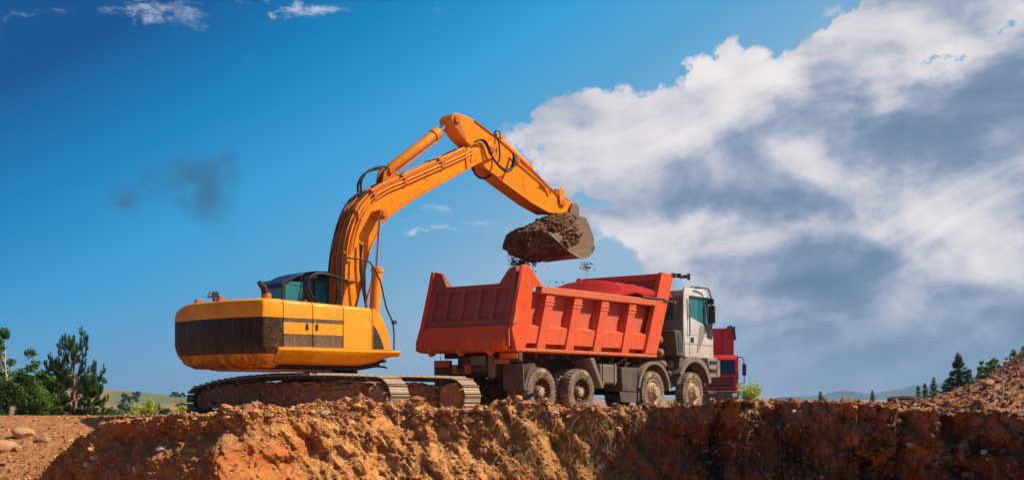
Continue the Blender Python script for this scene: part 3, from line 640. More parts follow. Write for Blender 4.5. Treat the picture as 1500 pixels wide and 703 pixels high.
    for sgn in (-1, 1):
        yc = sgn*1.30
        fr = MB(); fr.box(-2.15, 2.1, yc-0.17, yc+0.17, 0.20, 0.70); fr.box(-1.5, 1.7, yc-0.15, yc+0.15, 0.70, 0.75); fr.prism([(-2.0, 0.32), (-2.35, 0.38), (-2.35, 0.52), (-2.0, 0.58)], yc-0.2, yc+0.2)
        fr.box(-1.95, -1.0, yc-0.20, yc+0.20, 0.24, 0.62); fr.box(0.5, 1.9, yc-0.195, yc+0.195, 0.2, 0.60)
        tr = uo('track', fr, M['trackmud'], bevel=0.025)
        for i in range(NS):
            u = i*tot/NS; p = at(u); q = at(u+0.03)-at(u-0.03); ang = math.atan2(q[1], q[0])
            if shoe_mesh is None:
                o = obj('track_shoe', sm, M['shoe'], tr, loc=(0, 0, 0)); shoe_mesh = o.data
            else:
                o = bpy.data.objects.new('track_shoe', shoe_mesh); COL.objects.link(o); o.parent = tr
            # outward normal is to the right of travel (path runs counter-clockwise seen from -y)
            nrm = np.array([math.sin(ang), -math.cos(ang)]); o.location = (p[0]+nrm[0]*0.004, yc, p[1]+nrm[1]*0.004)
            o.rotation_euler = (0, -(ang+math.pi), 0)
        ch = MB(); inner = [(x*1.0, z) for x, z in pts]
        def off(d):
            o_ = []
            n_ = len(pts)
            for k in range(n_):
                a, b = np.array(pts[k-1]), np.array(pts[(k+1) % n_]); t = (b-a)/np.linalg.norm(b-a); o_.append((pts[k][0]-t[1]*d, pts[k][1]+t[0]*d))
            return o_
        a_, b_ = off(0.0), off(0.085); n_ = len(a_)
        for w0, w1 in ((yc-0.13, yc-0.07), (yc+0.07, yc+0.13)):
            base = len(ch.v)
            for k in range(n_): ch.v += [(a_[k][0], w0, a_[k][1]), (a_[k][0], w1, a_[k][1]), (b_[k][0], w1, b_[k][1]), (b_[k][0], w0, b_[k][1])]
            for k in range(n_):
                j = (k+1) % n_
                for q in range(4): ch.f.append((base+k*4+q, base+k*4+(q+1) % 4, base+j*4+(q+1) % 4, base+j*4+q))
        obj('chain', ch, M['under'], tr, loc=(0, 0, 0))
        sp = MB(); sp.lathe([(0.02, yc-0.06), (0.30, yc-0.06), (0.30, yc+0.06), (0.02, yc+0.06)], TH-0.05, ZC, 24)
        for k in range(18):
            a = 2*math.pi*k/18; c, s = math.cos(a), math.sin(a); r0, r1, hw = 0.29, 0.345, 0.022
            sp.prism([(TH-0.05+r0*c-hw*s, ZC+r0*s+hw*c), (TH-0.05+r0*c+hw*s, ZC+r0*s-hw*c), (TH-0.05+r1*c+hw*.5*s, ZC+r1*s-hw*.5*c), (TH-0.05+r1*c-hw*.5*s, ZC+r1*s+hw*.5*c)], yc-0.03, yc+0.03)
        sp.lathe([(0.0, yc-0.27), (0.19 if sgn < 0 else 0.29, yc-0.27), (0.225 if sgn < 0 else 0.32, yc-0.22), (0.225 if sgn < 0 else 0.32, yc+0.17), (0.0, yc+0.17)], TH-0.05, ZC, 20)
        obj('sprocket', sp, M['trackmud'], tr, loc=(0, 0, 0), smooth=40)
        idl = MB(); idl.lathe([(0.02, yc-0.09), (0.24, yc-0.09), (0.27, yc-0.05), (0.27, yc+0.05), (0.24, yc+0.09), (0.02, yc+0.09)], -TH+0.05, ZC-0.05, 24)
        obj('idler', idl, M['trackmud'], tr, loc=(0, 0, 0), smooth=40)
        for k in range(8):
            x = -1.95+k*0.55; rl = MB(); rl.lathe([(0.0, yc-0.17), (0.09, yc-0.17), (0.115, yc-0.12), (0.115, yc+0.12), (0.09, yc+0.17), (0, yc+0.17)], x, 0.22, 16); obj('bottom_roller', rl, M['trackmud'], tr, loc=(0, 0, 0))
        for x in (-0.75, 0.85):
            rl = MB(); rl.lathe([(0.0, yc-0.17), (0.075, yc-0.17), (0.075, yc+0.12), (0, yc+0.12)], x, ZC+RR-0.14, 14); rl.box(x-0.04, x+0.04, yc-0.06, yc+0.06, 0.6, ZC+RR-0.14); obj('carrier_roller', rl, M['trackmud'], tr, loc=(0, 0, 0))
        mud = MB(); rs = np.random.default_rng(40+sgn)
        for _ in range(420):
            x = rs.uniform(-2.3, 2.2); top_ = rs.random() < 0.45; r = rs.uniform(0.015, 0.06)*(1.6 if rs.random() < 0.12 else 1)
            p = np.array([x, yc+rs.uniform(-0.2, 0.2), 0.70 if abs(x-0.1) > 1.6 else 0.75]) if top_ else np.array([x, yc-0.20, rs.uniform(0.2, 0.70)])
            mud.add(ICO*np.array([r*1.6, r*0.6 if not top_ else r, r*(0.6 if top_ else 1.0)])*np.clip(1+0.3*rs.standard_normal((12, 1)), 0.4, 1.6)+p, ICOF)
        q = obj('caked_mud', mud, M['mudlump'], tr, loc=(0, 0, 0), smooth=None); q['kind'] = 'stuff'
        for x0, x1 in ((-1.7, -1.3), (-1.2, -0.7), (0.55, 1.15)):
            g = MB(); y0 = yc+(-0.235 if True else 0); g.prism([(x0, 0.34), (x0+0.03, 0.56), (x1-0.03, 0.56), (x1, 0.34)], yc-0.235, yc-0.19); obj('cover_plate', g, M['trackmud'], tr, loc=(0, 0, 0), bevel=0.01)
    # --- cab (far side)
    cy0, cy1 = 1.98, 2.90
    prof = spline([(1.60, 2.90), (1.64, 3.02), (1.80, 3.12), (2.1, 3.25), (2.46, 3.33), (2.9, 3.34), (3.2, 3.26), (3.36, 3.1), (3.40, 2.9)], 3)
    m = MB(); m.prism(prof+[(3.36, 2.9), (3.28, 3.12), (3.08, 3.23), (2.7, 3.27), (2.4, 3.25), (2.08, 3.17), (1.82, 3.05), (1.70, 2.98), (1.68, 2.90)], cy0, cy1)
    m.box(2.1, 3.28, cy0+0.02, cy1-0.02, 3.08, 3.22)
    cab = obj('cab', m, M['cabnavy'], P, bevel=0.02, smooth=40)
    f = MB(); f.box(1.62, 1.70, cy0, cy0+0.07, 1.5, 3.1); f.box(1.62, 1.70, cy1-0.07, cy1, 1.5, 3.1); f.box(2.18, 2.26, cy0, cy0+0.05, 2.2, 3.20); f.box(2.42, 2.48, cy0, cy0+0.05, 2.2, 3.26)
    f.tube([(3.38, cy0+0.03, 3.0), (3.5, cy0+0.03, 2.3), (3.45, cy0+0.03, 1.5)], 0.035); f.tube([(3.38, cy1-0.03, 3.0), (3.5, cy1-0.03, 2.3), (3.45, cy1-0.03, 1.5)], 0.035)
    f.box(1.66, 3.4, cy0, cy0+0.06, 1.5, 2.45); f.box(1.66, 3.4, cy1-0.06, cy1, 1.5, 2.45); f.box(2.5, 3.2, cy0+0.0, cy0+0.05, 2.45, 2.5); f.box(2.18, 2.26, cy1-0.05, cy1, 2.2, 3.26)
    f.box(1.62, 1.7, cy0, cy1, 1.5, 2.5); obj('cab_frame', f, M['cabnavy'], cab, loc=(0, 0, 0))
    for (a, b, c, d_) in ((1.70, 2.18, cy0+0.02, cy0+0.03), (2.26, 2.42, cy0+0.02, cy0+0.03), (2.48, 3.40, cy0+0.02, cy0+0.03), (1.70, 2.18, cy1-0.03, cy1-0.02), (2.26, 3.40, cy1-0.03, cy1-0.02)):
        g = MB(); g.box(a, b, c, d_, 2.45, 3.2 if a > 2 else 3.06); obj('window', g, M['glass_teal'], cab, loc=(0, 0, 0))
    g = MB(); g.box(1.65, 1.66, cy0+0.07, cy1-0.07, 2.5, 3.1); obj('window', g, M['glass_teal'], cab, loc=(0, 0, 0))
    g = MB(); g.box(2.1, 2.2, 2.25, 2.7, 2.2, 2.95); g.box(2.1, 2.6, 2.25, 2.7, 2.15, 2.3); obj('seat', g, M['black'], cab, loc=(0, 0, 0), bevel=0.03)
    # --- hood details
    for w in (2.35, 1.35):
        m = MB(); m.prism([(-0.30, 2.40), (-0.33, 2.50), (-0.29, 2.56), (-0.21, 2.56), (-0.17, 2.50), (-0.19, 2.40)], w-0.055, w+0.055); obj('lifting_lug', m, M['boom_dark'], P, bevel=0.012)
    m = MB(); m.tube([(-0.15, 1.85, 2.44), (-0.15, 1.85, 2.56)], 0.03); m.prism([(-0.27, 2.57), (-0.22, 2.70), (-0.08, 2.70), (-0.06, 2.57)], 1.76, 1.94); m.box(-0.13, -0.03, 1.70, 1.80, 2.46, 2.56); wl = obj('work_light', m, M['black'], P, bevel=0.012)
    m = MB(); m.prism([(-0.278, 2.585), (-0.235, 2.69), (-0.228, 2.69), (-0.27, 2.585)], 1.78, 1.92); obj('lens', m, M['lampglass'], wl, loc=(0, 0, 0))
    m = MB(); m.tube([(0.30, 0.48, 2.45), (0.30, 0.48, 2.60), (0.24, 0.46, 2.73), (0.12, 0.44, 2.82)], [0.085, 0.085, 0.07, 0.055], 14); ep = obj('exhaust_pipe', m, M['black'], P, smooth=60)
    m = MB(); m.lathe([(0.10, 0), (0.11, 0.05), (0.10, 0.16), (0.07, 0.19)], 0, 0, 16); m.v = [(0.32+x, 0.48+z, 2.43+y) for x, y, z in m.v]; obj('exhaust_base', m, M['boom_dark'], ep, loc=(0, 0, 0))
    m = MB(); m.lathe([(0.0, 0.10), (0.07, 0.09), (0.09, 0.02), (0.09, 0.0)], 0, 0, 16); m.v = [(1.5+x, 0.9+z, 2.47+y) for x, y, z in m.v]; obj('air_intake_cap', m, M['black'], P)
    # hose loop in front of the cab
    lp = spline([(2.16, 0.95, 2.42), (1.90, 0.95, 2.50), (1.70, 0.95, 2.68), (1.62, 0.95, 2.90), (1.70, 0.95, 3.08), (1.92, 0.95, 3.16), (2.25, 0.98, 3.14), (2.60, 1.05, 3.08), (2.86, 1.10, 3.05)], 4)
    m = MB(); m.tube(lp, 0.038, 10); obj('hose', m, M['rubber'], P, smooth=80)
    lp2 = spline([(2.05, 1.05, 2.42), (1.78, 1.08, 2.55), (1.66, 1.10, 2.80), (1.74, 1.12, 3.02), (1.95, 1.14, 3.12)], 4); m = MB(); m.tube(lp2, 0.06, 10); obj('hose', m, M['rubber'], P, smooth=80)
    m = MB(); m.cyl((2.84, 1.06, 3.05), (2.84, 1.20, 3.05), 0.07, 12); m.cyl((2.92, 1.02, 3.06), (2.74, 1.10, 3.06), 0.045, 10); obj('hose_fitting', m, M['boom_dark'], P)
    # hand rail
    rail = [(2.06, 0.30, 2.40), (2.07, 0.30, 3.30), (2.09, 0.30, 3.41), (2.17, 0.30, 3.48), (2.70, 0.30, 3.46), (2.82, 0.30, 3.42), (2.94, 0.30, 3.28), (3.10, 0.30, 3.02), (3.26, 0.30, 2.44), (3.34, 0.30, 2.30), (3.43, 0.28, 2.12), (3.44, 0.25, 1.85), (3.40, 0.20, 1.48)]
    m = MB(); m.tube(rail, 0.019, 8); m.tube([(2.70, 0.30, 3.46), (2.68, 0.30, 3.2), (2.70, 0.30, 2.38)], 0.019, 8); m.box(3.40, 3.48, 0.2, 0.3, 2.08, 2.16); obj('handrail', m, M['black'], P, smooth=80)
    # --- boom
    bw0, bw1 = 1.22, 1.78
    lower = spline([(2.86, 1.70), (3.08, 2.54), (3.33, 3.42), (3.43, 3.78), (3.65, 4.2), (3.96, 4.61), (4.57, 5.04), (5.28, 5.45), (6.06, 5.88), (6.62, 6.19)], 4)
    upper = spline([(6.62, 6.68), (6.21, 6.44), (4.92, 5.82), (4.35, 5.55), (3.89, 5.34), (3.5, 5.08), (3.2, 4.75), (3.0, 4.36), (2.87, 3.92), (2.80, 3.39), (2.74, 2.66), (2.50, 1.70)], 4)
    m = MB(); m.prism(lower+upper, bw0, bw1); boom = obj('boom', m, M['boom'], P, bevel=0.012, smooth=25)
    def strip(line, w0, w1, th, side):
        mm = MB(); n = len(line); ins = []
        for i in range(n):
            a, b = np.array(line[max(0, i-1)]), np.array(line[min(n-1, i+1)]); t = (b-a)/np.linalg.norm(b-a); nn = np.array([t[1], -t[0]])*side; ins.append(tuple(np.array(line[i])+nn*th))
        rings = [[(line[i][0], w0, line[i][1]), (line[i][0], w1, line[i][1]), (ins[i][0], w1, ins[i][1]), (ins[i][0], w0, ins[i][1])] for i in range(n)]
        return mm.loft(rings)
    obj('boom_flange', strip(lower, bw0-0.03, bw1+0.03, 0.022, 1), M['boom'], boom, loc=(0, 0, 0), smooth=30)
    obj('boom_flange', strip(upper, bw0-0.03, bw1+0.03, 0.022, 1), M['boom'], boom, loc=(0, 0, 0), smooth=30)
    PV = (7.15, 6.62)
    for w0, w1 in ((bw0-0.035, bw0+0.03), (bw1-0.03, bw1+0.035)):
        m = MB(); c = [(PV[0]+0.19*math.cos(R(a)), PV[1]+0.19*math.sin(R(a))) for a in range(-70, 121, 19)]
        m.prism([(6.35, 6.02), (6.62, 6.17)]+c+[(6.80, 6.78), (6.45, 6.58), (6.30, 6.45)], w0, w1); obj('boom_fork', m, M['boom'], boom, loc=(0, 0, 0), bevel=0.012)
        m = MB(); m.cyl((PV[0], w0-0.05, PV[1]), (PV[0], w1+0.05, PV[1]), 0.085, 18); obj('pin', m, M['boom_dark'], boom, loc=(0, 0, 0), bevel=0.01)
    m = MB(); m.prism([(6.45, 6.20), (6.72, 6.34), (6.80, 6.66), (6.50, 6.52)], bw0-0.055, bw0-0.036); obj('boom_plate', m, M['boom'], boom, loc=(0, 0, 0), bevel=0.01)
    m = MB(); m.prism([(3.9, 5.30), (3.98, 5.72), (4.08, 5.84), (4.22, 5.84), (4.32, 5.74), (4.62, 5.66)], 1.36, 1.42); m.prism([(3.9, 5.30), (3.98, 5.72), (4.08, 5.84), (4.22, 5.84), (4.32, 5.74), (4.62, 5.66)], 1.58, 1.64)
    m.cyl((4.15, 1.30, 5.74), (4.15, 1.70, 5.74), 0.065, 14); obj('cylinder_bracket', m, M['boom_dark'], boom, loc=(0, 0, 0), bevel=0.008)
    # boom lift cylinders
    for w, s_ in ((0.98, -1), (2.02, 1)):
        a = Vector((3.36, w, 1.55)); b = Vector((3.60, w, 4.62)); k = 0.60
        m = MB(); mid = a.lerp(b, k); m.tube([a, mid, mid+(b-a)*0.004], [0.125, 0.125, 0.11], 18); m.tube([mid-(b-a)*0.03, mid], [0.145, 0.145], 18); cyl = obj('lift_cylinder', m, M['boom'], P, smooth=40)
        m = MB(); m.cyl(mid, b, 0.055, 14); obj('rod', m, M['chrome'], cyl, loc=(0, 0, 0), smooth=60)
        m = MB(); e = min(w, 1.22 if s_ < 0 else 1.78); m.cyl((b.x, w-0.13 if s_ < 0 else 1.78, b.z), (b.x, 1.24 if s_ < 0 else w+0.13, b.z), 0.12, 18); m.cyl((b.x, w-0.16, b.z), (b.x, w+0.16, b.z), 0.07, 14); obj('cylinder_eye', m, M['boom_dark'], cyl, loc=(0, 0, 0), bevel=0.012)
        m = MB(); m.tube(spline([(a.x-0.16, w, 1.9), (a.x-0.15, w, 2.6), (mid.x-0.13, w, mid.z-0.25), (mid.x-0.11, w, mid.z-0.05)], 3), 0.022); obj('cylinder_pipe', m, M['boom_dark'], cyl, loc=(0, 0, 0), smooth=80)
    m = MB(); m.tube(spline([(3.1, 1.0, 3.9), (3.06, 1.02, 3.4), (3.12, 1.0, 2.9), (3.2, 0.98, 2.45), (3.22, 0.98, 2.2)], 4), 0.026); m.tube(spline([(3.14, 1.14, 3.95), (3.16, 1.12, 3.4), (3.26, 1.1, 2.8), (3.28, 1.05, 2.3)], 4), 0.026); obj('hose', m, M['rubber'], P, smooth=80)
    # arm cylinder on top of the boom
    a = Vector((4.15, 1.5, 5.74)); b = Vector((6.07, 1.5, 7.18)); d = (b-a).normalized(); L_ = (b-a).length
    m = MB(); m.tube([a-d*0.02, a+d*0.12, a+d*0.16, a+d*(L_*0.80), a+d*(L_*0.80)], [0.09, 0.10, 0.13, 0.13, 0.05], 20); m.tube([a+d*(L_*0.72), a+d*(L_*0.72+0.01), a+d*(L_*0.80), a+d*(L_*0.81)], [0.13, 0.155, 0.155, 0.12], 20); ac = obj('arm_cylinder', m, M['boom'], P, smooth=40)
    m = MB(); m.cyl(a+d*(L_*0.80), b, 0.062, 16); obj('rod', m, M['chrome'], ac, loc=(0, 0, 0), smooth=60)
    m = MB(); m.cyl((b.x, 1.38, b.z), (b.x, 1.62, b.z), 0.12, 18); m.cyl((b.x, 1.24, b.z), (b.x, 1.76, b.z), 0.055, 14); obj('cylinder_eye', m, M['boom_dark'], ac, loc=(0, 0, 0), bevel=0.01)
    m = MB(); m.tube([a+d*0.25+Vector((0.10, -0.10, -0.10)), a+d*(L_*0.74)+Vector((0.10, -0.10, -0.10))], 0.02); obj('cylinder_pipe', m, M['boom_dark'], ac, loc=(0, 0, 0))
    # pipes along the boom, both faces of the top flange
    up = upper[::-1]
    for k, (off_, w) in enumerate(((0.05, 1.30), (0.06, 1.39), (0.05, 1.48), (0.06, 1.62), (0.05, 1.70))):
        ln = []
        for i in range(6, len(up)-3):
            a_, b_ = np.array(up[i-1]), np.array(up[i+1]); t = (b_-a_)/np.linalg.norm(b_-a_); nn = np.array([-t[1], t[0]]); q = np.array(up[i])+nn*off_; ln.append((q[0], w, q[1]))
        if k in (2,): ln = ln[:18]
        m = MB(); m.tube(ln, 0.026, 8); obj('hydraulic_pipe', m, M['boom_dark'] if k % 2 else M['boom'], boom, loc=(0, 0, 0), smooth=80)
    for k, dz in enumerate((0.07, 0.14)):
        ln = []
        for i in range(10+k, len(up)-1):
            a_, b_ = np.array(up[i-1]), np.array(up[min(len(up)-1, i+1)]); t = (b_-a_)/np.linalg.norm(b_-a_); nn = np.array([t[1], -t[0]]); q = np.array(up[i])+nn*dz; ln.append((q[0], bw0-0.045, q[1]))
        m = MB(); m.tube(ln, 0.020, 8); obj('hydraulic_pipe', m, M['boom'], boom, loc=(0, 0, 0), smooth=80)
    for i in (10, 19, 25, 33, 38):
        if i < len(up)-1:
            q = up[i]; m = MB(); m.box(q[0]-0.05, q[0]+0.05, bw0-0.075, bw0+0.0, q[1]-0.17, q[1]-0.02); m.box(q[0]-0.09, q[0]+0.03, bw0, bw1, q[1]+0.02, q[1]+0.07); obj('pipe_clamp', m, M['boom_dark'], boom, loc=(0, 0, 0), bevel=0.008)
    # black hoses behind the boom
    for w, dx in ((1.30, 0.0), (1.55, -0.07), (1.68, 0.02)):
        pts_ = [(2.58+dx, w, 2.3), (2.62+dx, w, 2.8), (2.64+dx, w, 3.3), (2.70+dx, w, 3.75), (2.83+dx, w, 4.25), (3.02+dx, w, 4.72), (3.26+dx, w, 5.02), (3.52+dx, w, 5.20)]
        m = MB(); m.tube(spline(pts_, 4), 0.024, 8); obj('hose', m, M['rubber'] if dx <= 0 else M['boom_dark'], P, smooth=80)
    for w, o_ in ((1.34, 0.0), (1.60, 0.10)):
        m = MB(); m.tube(spline([(3.33+o_, w, 5.05), (3.30+o_, w, 5.35), (3.42+o_, w, 5.58), (3.66+o_, w, 5.74), (3.95+o_, w, 5.82), (4.08, w, 5.80)], 4), 0.028, 8); obj('hose', m, M['rubber'], P, smooth=80)
    # --- stick
    sw0, sw1 = 1.27, 1.73
    sp_ = [(5.93, 7.12), (5.90, 7.25), (5.99, 7.36), (6.14, 7.39), (6.40, 7.36), (6.66, 7.29), (7.36, 6.99), (7.94, 6.68), (8.77, 6.22), (9.56, 5.73), (9.80, 5.64), (10.12, 5.62), (10.22, 5.54), (10.20, 5.42), (10.05, 5.36), (9.70, 5.30), (9.21, 5.26), (8.60, 5.44), (7.78, 5.79), (6.95, 6.16), (6.86, 6.28), (6.62, 6.60), (6.29, 6.79), (6.08, 6.98)]
    m = MB(); m.prism(sp_, sw0, sw1); st = obj('stick', m, M['boom'], P, bevel=0.014, smooth=20)
    obj('stick_flange', strip(sp_[5:10], sw0-0.025, sw1+0.025, 0.02, 1), M['boom_dark'], st, loc=(0, 0, 0)); obj('stick_flange', strip(sp_[15:20], sw0-0.025, sw1+0.025, 0.02, 1), M['boom'], st, loc=(0, 0, 0))
    m = MB(); m.prism([(5.95, 7.13), (5.92, 7.25), (6.0, 7.34), (6.15, 7.36), (6.22, 7.1), (6.40, 6.78), (6.30, 6.80), (6.1, 6.98)], sw0-0.012, sw0-0.001); obj('stick_plate', m, M['boom_dark'], st, loc=(0, 0, 0))
    for q, r in (((6.09, 7.22), 0.09), ((10.08, 5.50), 0.10), ((9.68, 5.56), 0.085)):
        m = MB(); m.cyl((q[0], sw0-0.06, q[1]), (q[0], sw1+0.06, q[1]), r, 18); obj('pin', m, M['boom_dark'], st, loc=(0, 0, 0), bevel=0.012)
    # bucket cylinder on top of the stick
    a = Vector((7.62, 1.5, 7.03)); b = Vector((9.62, 1.5, 5.86)); d = (b-a).normalized()
    m = MB(); m.tube([a, a+d*0.1, a+d*1.30, a+d*1.31], [0.075, 0.10, 0.10, 0.05], 16); m.tube([a+d*1.2, a+d*1.32], 0.12, 16); m.prism([(7.45, 6.93), (7.52, 7.10), (7.70, 7.12), (7.86, 6.72)], 1.38, 1.62); bc = obj('bucket_cylinder', m, M['boom'], P, smooth=40)
    m = MB(); m.cyl(a+d*1.3, b, 0.05, 14); obj('rod', m, M['chrome'], bc, loc=(0, 0, 0), smooth=60)
    m = MB(); m.cyl((b.x, 1.36, b.z), (b.x, 1.64, b.z), 0.09, 14); obj('cylinder_eye', m, M['boom_dark'], bc, loc=(0, 0, 0))
    for w in (1.235, 1.765):
        m = MB(); m.prism([(9.58, 5.50), (9.52, 5.86), (9.60, 5.95), (9.72, 5.90), (9.78, 5.52)], w-0.02, w+0.02); obj('rocker_link', m, M['boom'], P, bevel=0.008)
    m = MB(); m.prism([(9.60, 5.92), (10.20, 5.66), (10.28, 5.56), (10.20, 5.50), (10.05, 5.58), (9.58, 5.82)], 1.40, 1.60); obj('link', m, M['boom_dark'], P, bevel=0.01)
    # hoses round the stick pivot
    for k, (dw, dd_) in enumerate(((0, 0), (-0.06, 0.07))):
        m = MB(); m.tube(spline([(6.55, 1.16+dw, 6.72), (6.74, 1.14+dw, 6.80), (6.90, 1.13+dw, 6.72), (7.05, 1.11+dw, 6.48-dd_), (7.28, 1.10+dw, 6.26-dd_), (7.52, 1.11+dw, 6.17-dd_), (7.74, 1.13+dw, 6.24-dd_*0.5), (7.86, 1.16+dw, 6.48), (7.88, 1.2, 6.62)], 4), 0.024, 8); obj('hose', m, M['rubber'], P, smooth=80)
    m = MB(); m.tube(spline([(6.7, 1.4, 6.2), (6.78, 1.4, 6.02), (6.95, 1.4, 5.92), (7.15, 1.4, 5.95), (7.3, 1.4, 6.02)], 4), 0.03, 8); m.tube(spline([(7.34, 1.16, 6.95), (7.36, 1.14, 6.75), (7.36, 1.12, 6.45), (7.30, 1.12, 6.30)], 3), 0.022, 8); m.tube([(7.30, 1.3, 6.95), (7.30, 1.2, 7.12), (7.42, 1.18, 7.10), (7.42, 1.16, 6.9)], 0.02, 8); obj('hose', m, M['rubber'], P, smooth=80)
    m = MB(); m.tube(spline([(7.86, 1.20, 6.60), (8.2, 1.22, 6.42), (8.8, 1.23, 6.10), (9.1, 1.23, 5.92)], 3), 0.018, 8); m.tube([(8.9, 1.22, 5.95), (8.95, 1.2, 6.0), (9.15, 1.2, 5.9), (9.22, 1.22, 5.75)], 0.022, 8); m.box(8.0, 8.12, 1.2, 1.27, 6.42, 6.56); obj('hydraulic_pipe', m, M['boom_dark'], st, loc=(0, 0, 0), smooth=60)
    # --- bucket
    k0, k1 = 0.80, 2.20
    floor = spline([(8.80, 4.62), (9.15, 4.42), (9.50, 4.24), (9.92, 4.10), (10.20, 4.17), (10.38, 4.38), (10.40, 4.66), (10.25, 4.93), (10.12, 5.16)], 4)
    rings = []
    n = len(floor); ins = []
    for i in range(n):
        a_, b_ = np.array(floor[max(0, i-1)]), np.array(floor[min(n-1, i+1)]); t = (b_-a_)/np.linalg.norm(b_-a_); ins.append(tuple(np.array(floor[i])+np.array([-t[1], t[0]])*-0.03*-1))
    m = MB(); m.loft([[(floor[i][0], k0, floor[i][1]), (floor[i][0], k1, floor[i][1]), (ins[i][0], k1, ins[i][1]), (ins[i][0], k0, ins[i][1])] for i in range(n)]); bk = obj('bucket', m, M['bucket'], P, smooth=50)
    side = floor+[(9.90, 5.19), (9.60, 4.98), (9.30, 4.74), (9.02, 4.66)]
    for w0, w1 in ((k0-0.012, k0+0.02), (k1-0.02, k1+0.012)):
        m = MB(); m.prism(side, w0, w1); obj('side_plate', m, M['bucket'], bk, loc=(0, 0, 0), bevel=0.008, smooth=30)
    obj('wear_strip', strip(floor[0:22], k0-0.05, k0+0.03, 0.03, 1), M['bright_steel'], bk, loc=(0, 0, 0), smooth=30)
    m = MB(); m.prism([(9.02, 4.66), (8.80, 4.62), (9.5, 4.24), (9.62, 4.30), (9.36, 4.56)], k0-0.045, k0-0.013); obj('side_cutter', m, M['bucket'], bk, loc=(0, 0, 0), bevel=0.012)
    m = MB()
    m.prism([(8.86, 4.66), (8.70, 4.68), (8.80, 4.58), (9.1, 4.42)], k0-0.01, k1+0.01); obj('lip', m, M['bucket'], bk, loc=(0, 0, 0))
    for k in range(5):
        w = k0+0.10+k*0.30; m = MB(); m.prism([(8.60, 4.72), (8.55, 4.74), (8.74, 4.60), (8.84, 4.60), (8.80, 4.68)], w-0.05, w+0.05); obj('tooth', m, M['bucket'], bk, loc=(0, 0, 0), bevel=0.01)
    for w in (1.30, 1.66):
        m = MB(); m.prism([(9.80, 5.05), (9.92, 5.42), (10.0, 5.58), (10.14, 5.60), (10.24, 5.50), (10.26, 5.2), (10.30, 4.95)], w-0.02+(-0.10 if w < 1.5 else 0.10), w+0.02+(-0.10 if w < 1.5 else 0.10)); obj('ear', m, M['bucket'], bk, loc=(0, 0, 0), bevel=0.012)
build_excavator()

def lump(c, rad, rot, seed, res=5, amp=0.14, f=2.2):
    """noisy ellipsoid"""
    bm = bmesh.new(); bmesh.ops.create_icosphere(bm, subdivisions=res, radius=1.0)
    V = np.array([v.co[:] for v in bm.verts]); F = [[v.index for v in f_.verts] for f_ in bm.faces]; bm.free()
    n = fbm(V[:, 0], V[:, 1], V[:, 2], f, 5, 0.6, seed, True); n2 = fbm(V[:, 0], V[:, 1], V[:, 2], 0.9, 2, 0.5, seed+50)
    V = V*(1+amp*n+0.18*n2)[:, None]*np.array(rad); Rm = np.array(Matrix.Rotation(rot, 3, 'Y')); V = V@Rm.T+np.array(c); return V, np.array(F)
def bucket_soil():
    V, F = lump((9.40, 1.50, 4.68), (0.90, 0.82, 0.52), R(-24), 3, 6, 0.20, 2.3)
    # overflow hanging over the far lip
    V2, F2 = lump((8.98, 1.80, 4.52), (0.50, 0.70, 0.36), R(-10), 8, 5, 0.26, 2.6)
    V = np.vstack([V, V2]); F = np.vstack([F, F2+len(V)-len(V2)])
    # clods on the heap
    P = MB()
    for _ in range(900):
        i = int(rng.integers(0, len(V))); r = float(0.010+0.06*rng.random()**2.5); v = V[i]
        if v[2] < 4.35 and v[0] > 9.2: continue
        bmv = ICO*np.array([r, r, r*0.8])*(1+0.3*rng.standard_normal((12, 1))*0.5)+v; P.add(bmv, ICOF)
    V3 = np.array(P.v); F3 = np.array(P.f); F = np.vstack([F, F3+len(V)]); V = np.vstack([V, V3])
    ca, sa = math.cos(EA), math.sin(EA); W_ = np.stack([EO[0]+V[:, 0]*ca-V[:, 1]*sa, EO[1]+V[:, 0]*sa+V[:, 1]*ca, V[:, 2]], 1)
    o = np_mesh('soil_heap', W_, F, M['heap'], 'stuff', smooth=False); tag(o, 'dark brown soil heaped and spilling over in the raised excavator bucket', 'soil')
    # falling crumbs
    P = MB()
    cl = [(rng.uniform(8.65, 9.05), rng.uniform(1.5, 2.3), rng.uniform(3.95, 4.3), rng.uniform(0.03, 0.12), 120) for _ in range(14)]+[(rng.uniform(10.05, 10.3), rng.uniform(0.8, 1.0), rng.uniform(3.85, 4.1), 0.06, 60) for _ in range(3)]+[(rng.uniform(8.7, 10.0), rng.uniform(1.0, 2.0), rng.uniform(3.5, 4.0), 0.25, 14) for _ in range(5)]
    for s0, w0, z0, sg, n_ in cl:
        for _ in range(n_):
            s, w, z = s0+sg*rng.standard_normal(), w0+sg*rng.standard_normal(), z0-abs(rng.standard_normal())*sg*2.2
            r = float(0.004+0.024*rng.random()**4)
            x = EO[0]+s*ca-w*sa; y = EO[1]+s*sa+w*ca
            P.add(ICO*r*np.clip(1+0.3*rng.standard_normal((12, 1)), 0.4, 1.6)+np.array([x, y, z]), ICOF)
    o = np_mesh('falling_soil', P.v, P.f, M['heap'], 'stuff', smooth=False); tag(o, 'loose dark crumbs falling from the bucket towards the truck bed', 'soil')
bucket_soil()
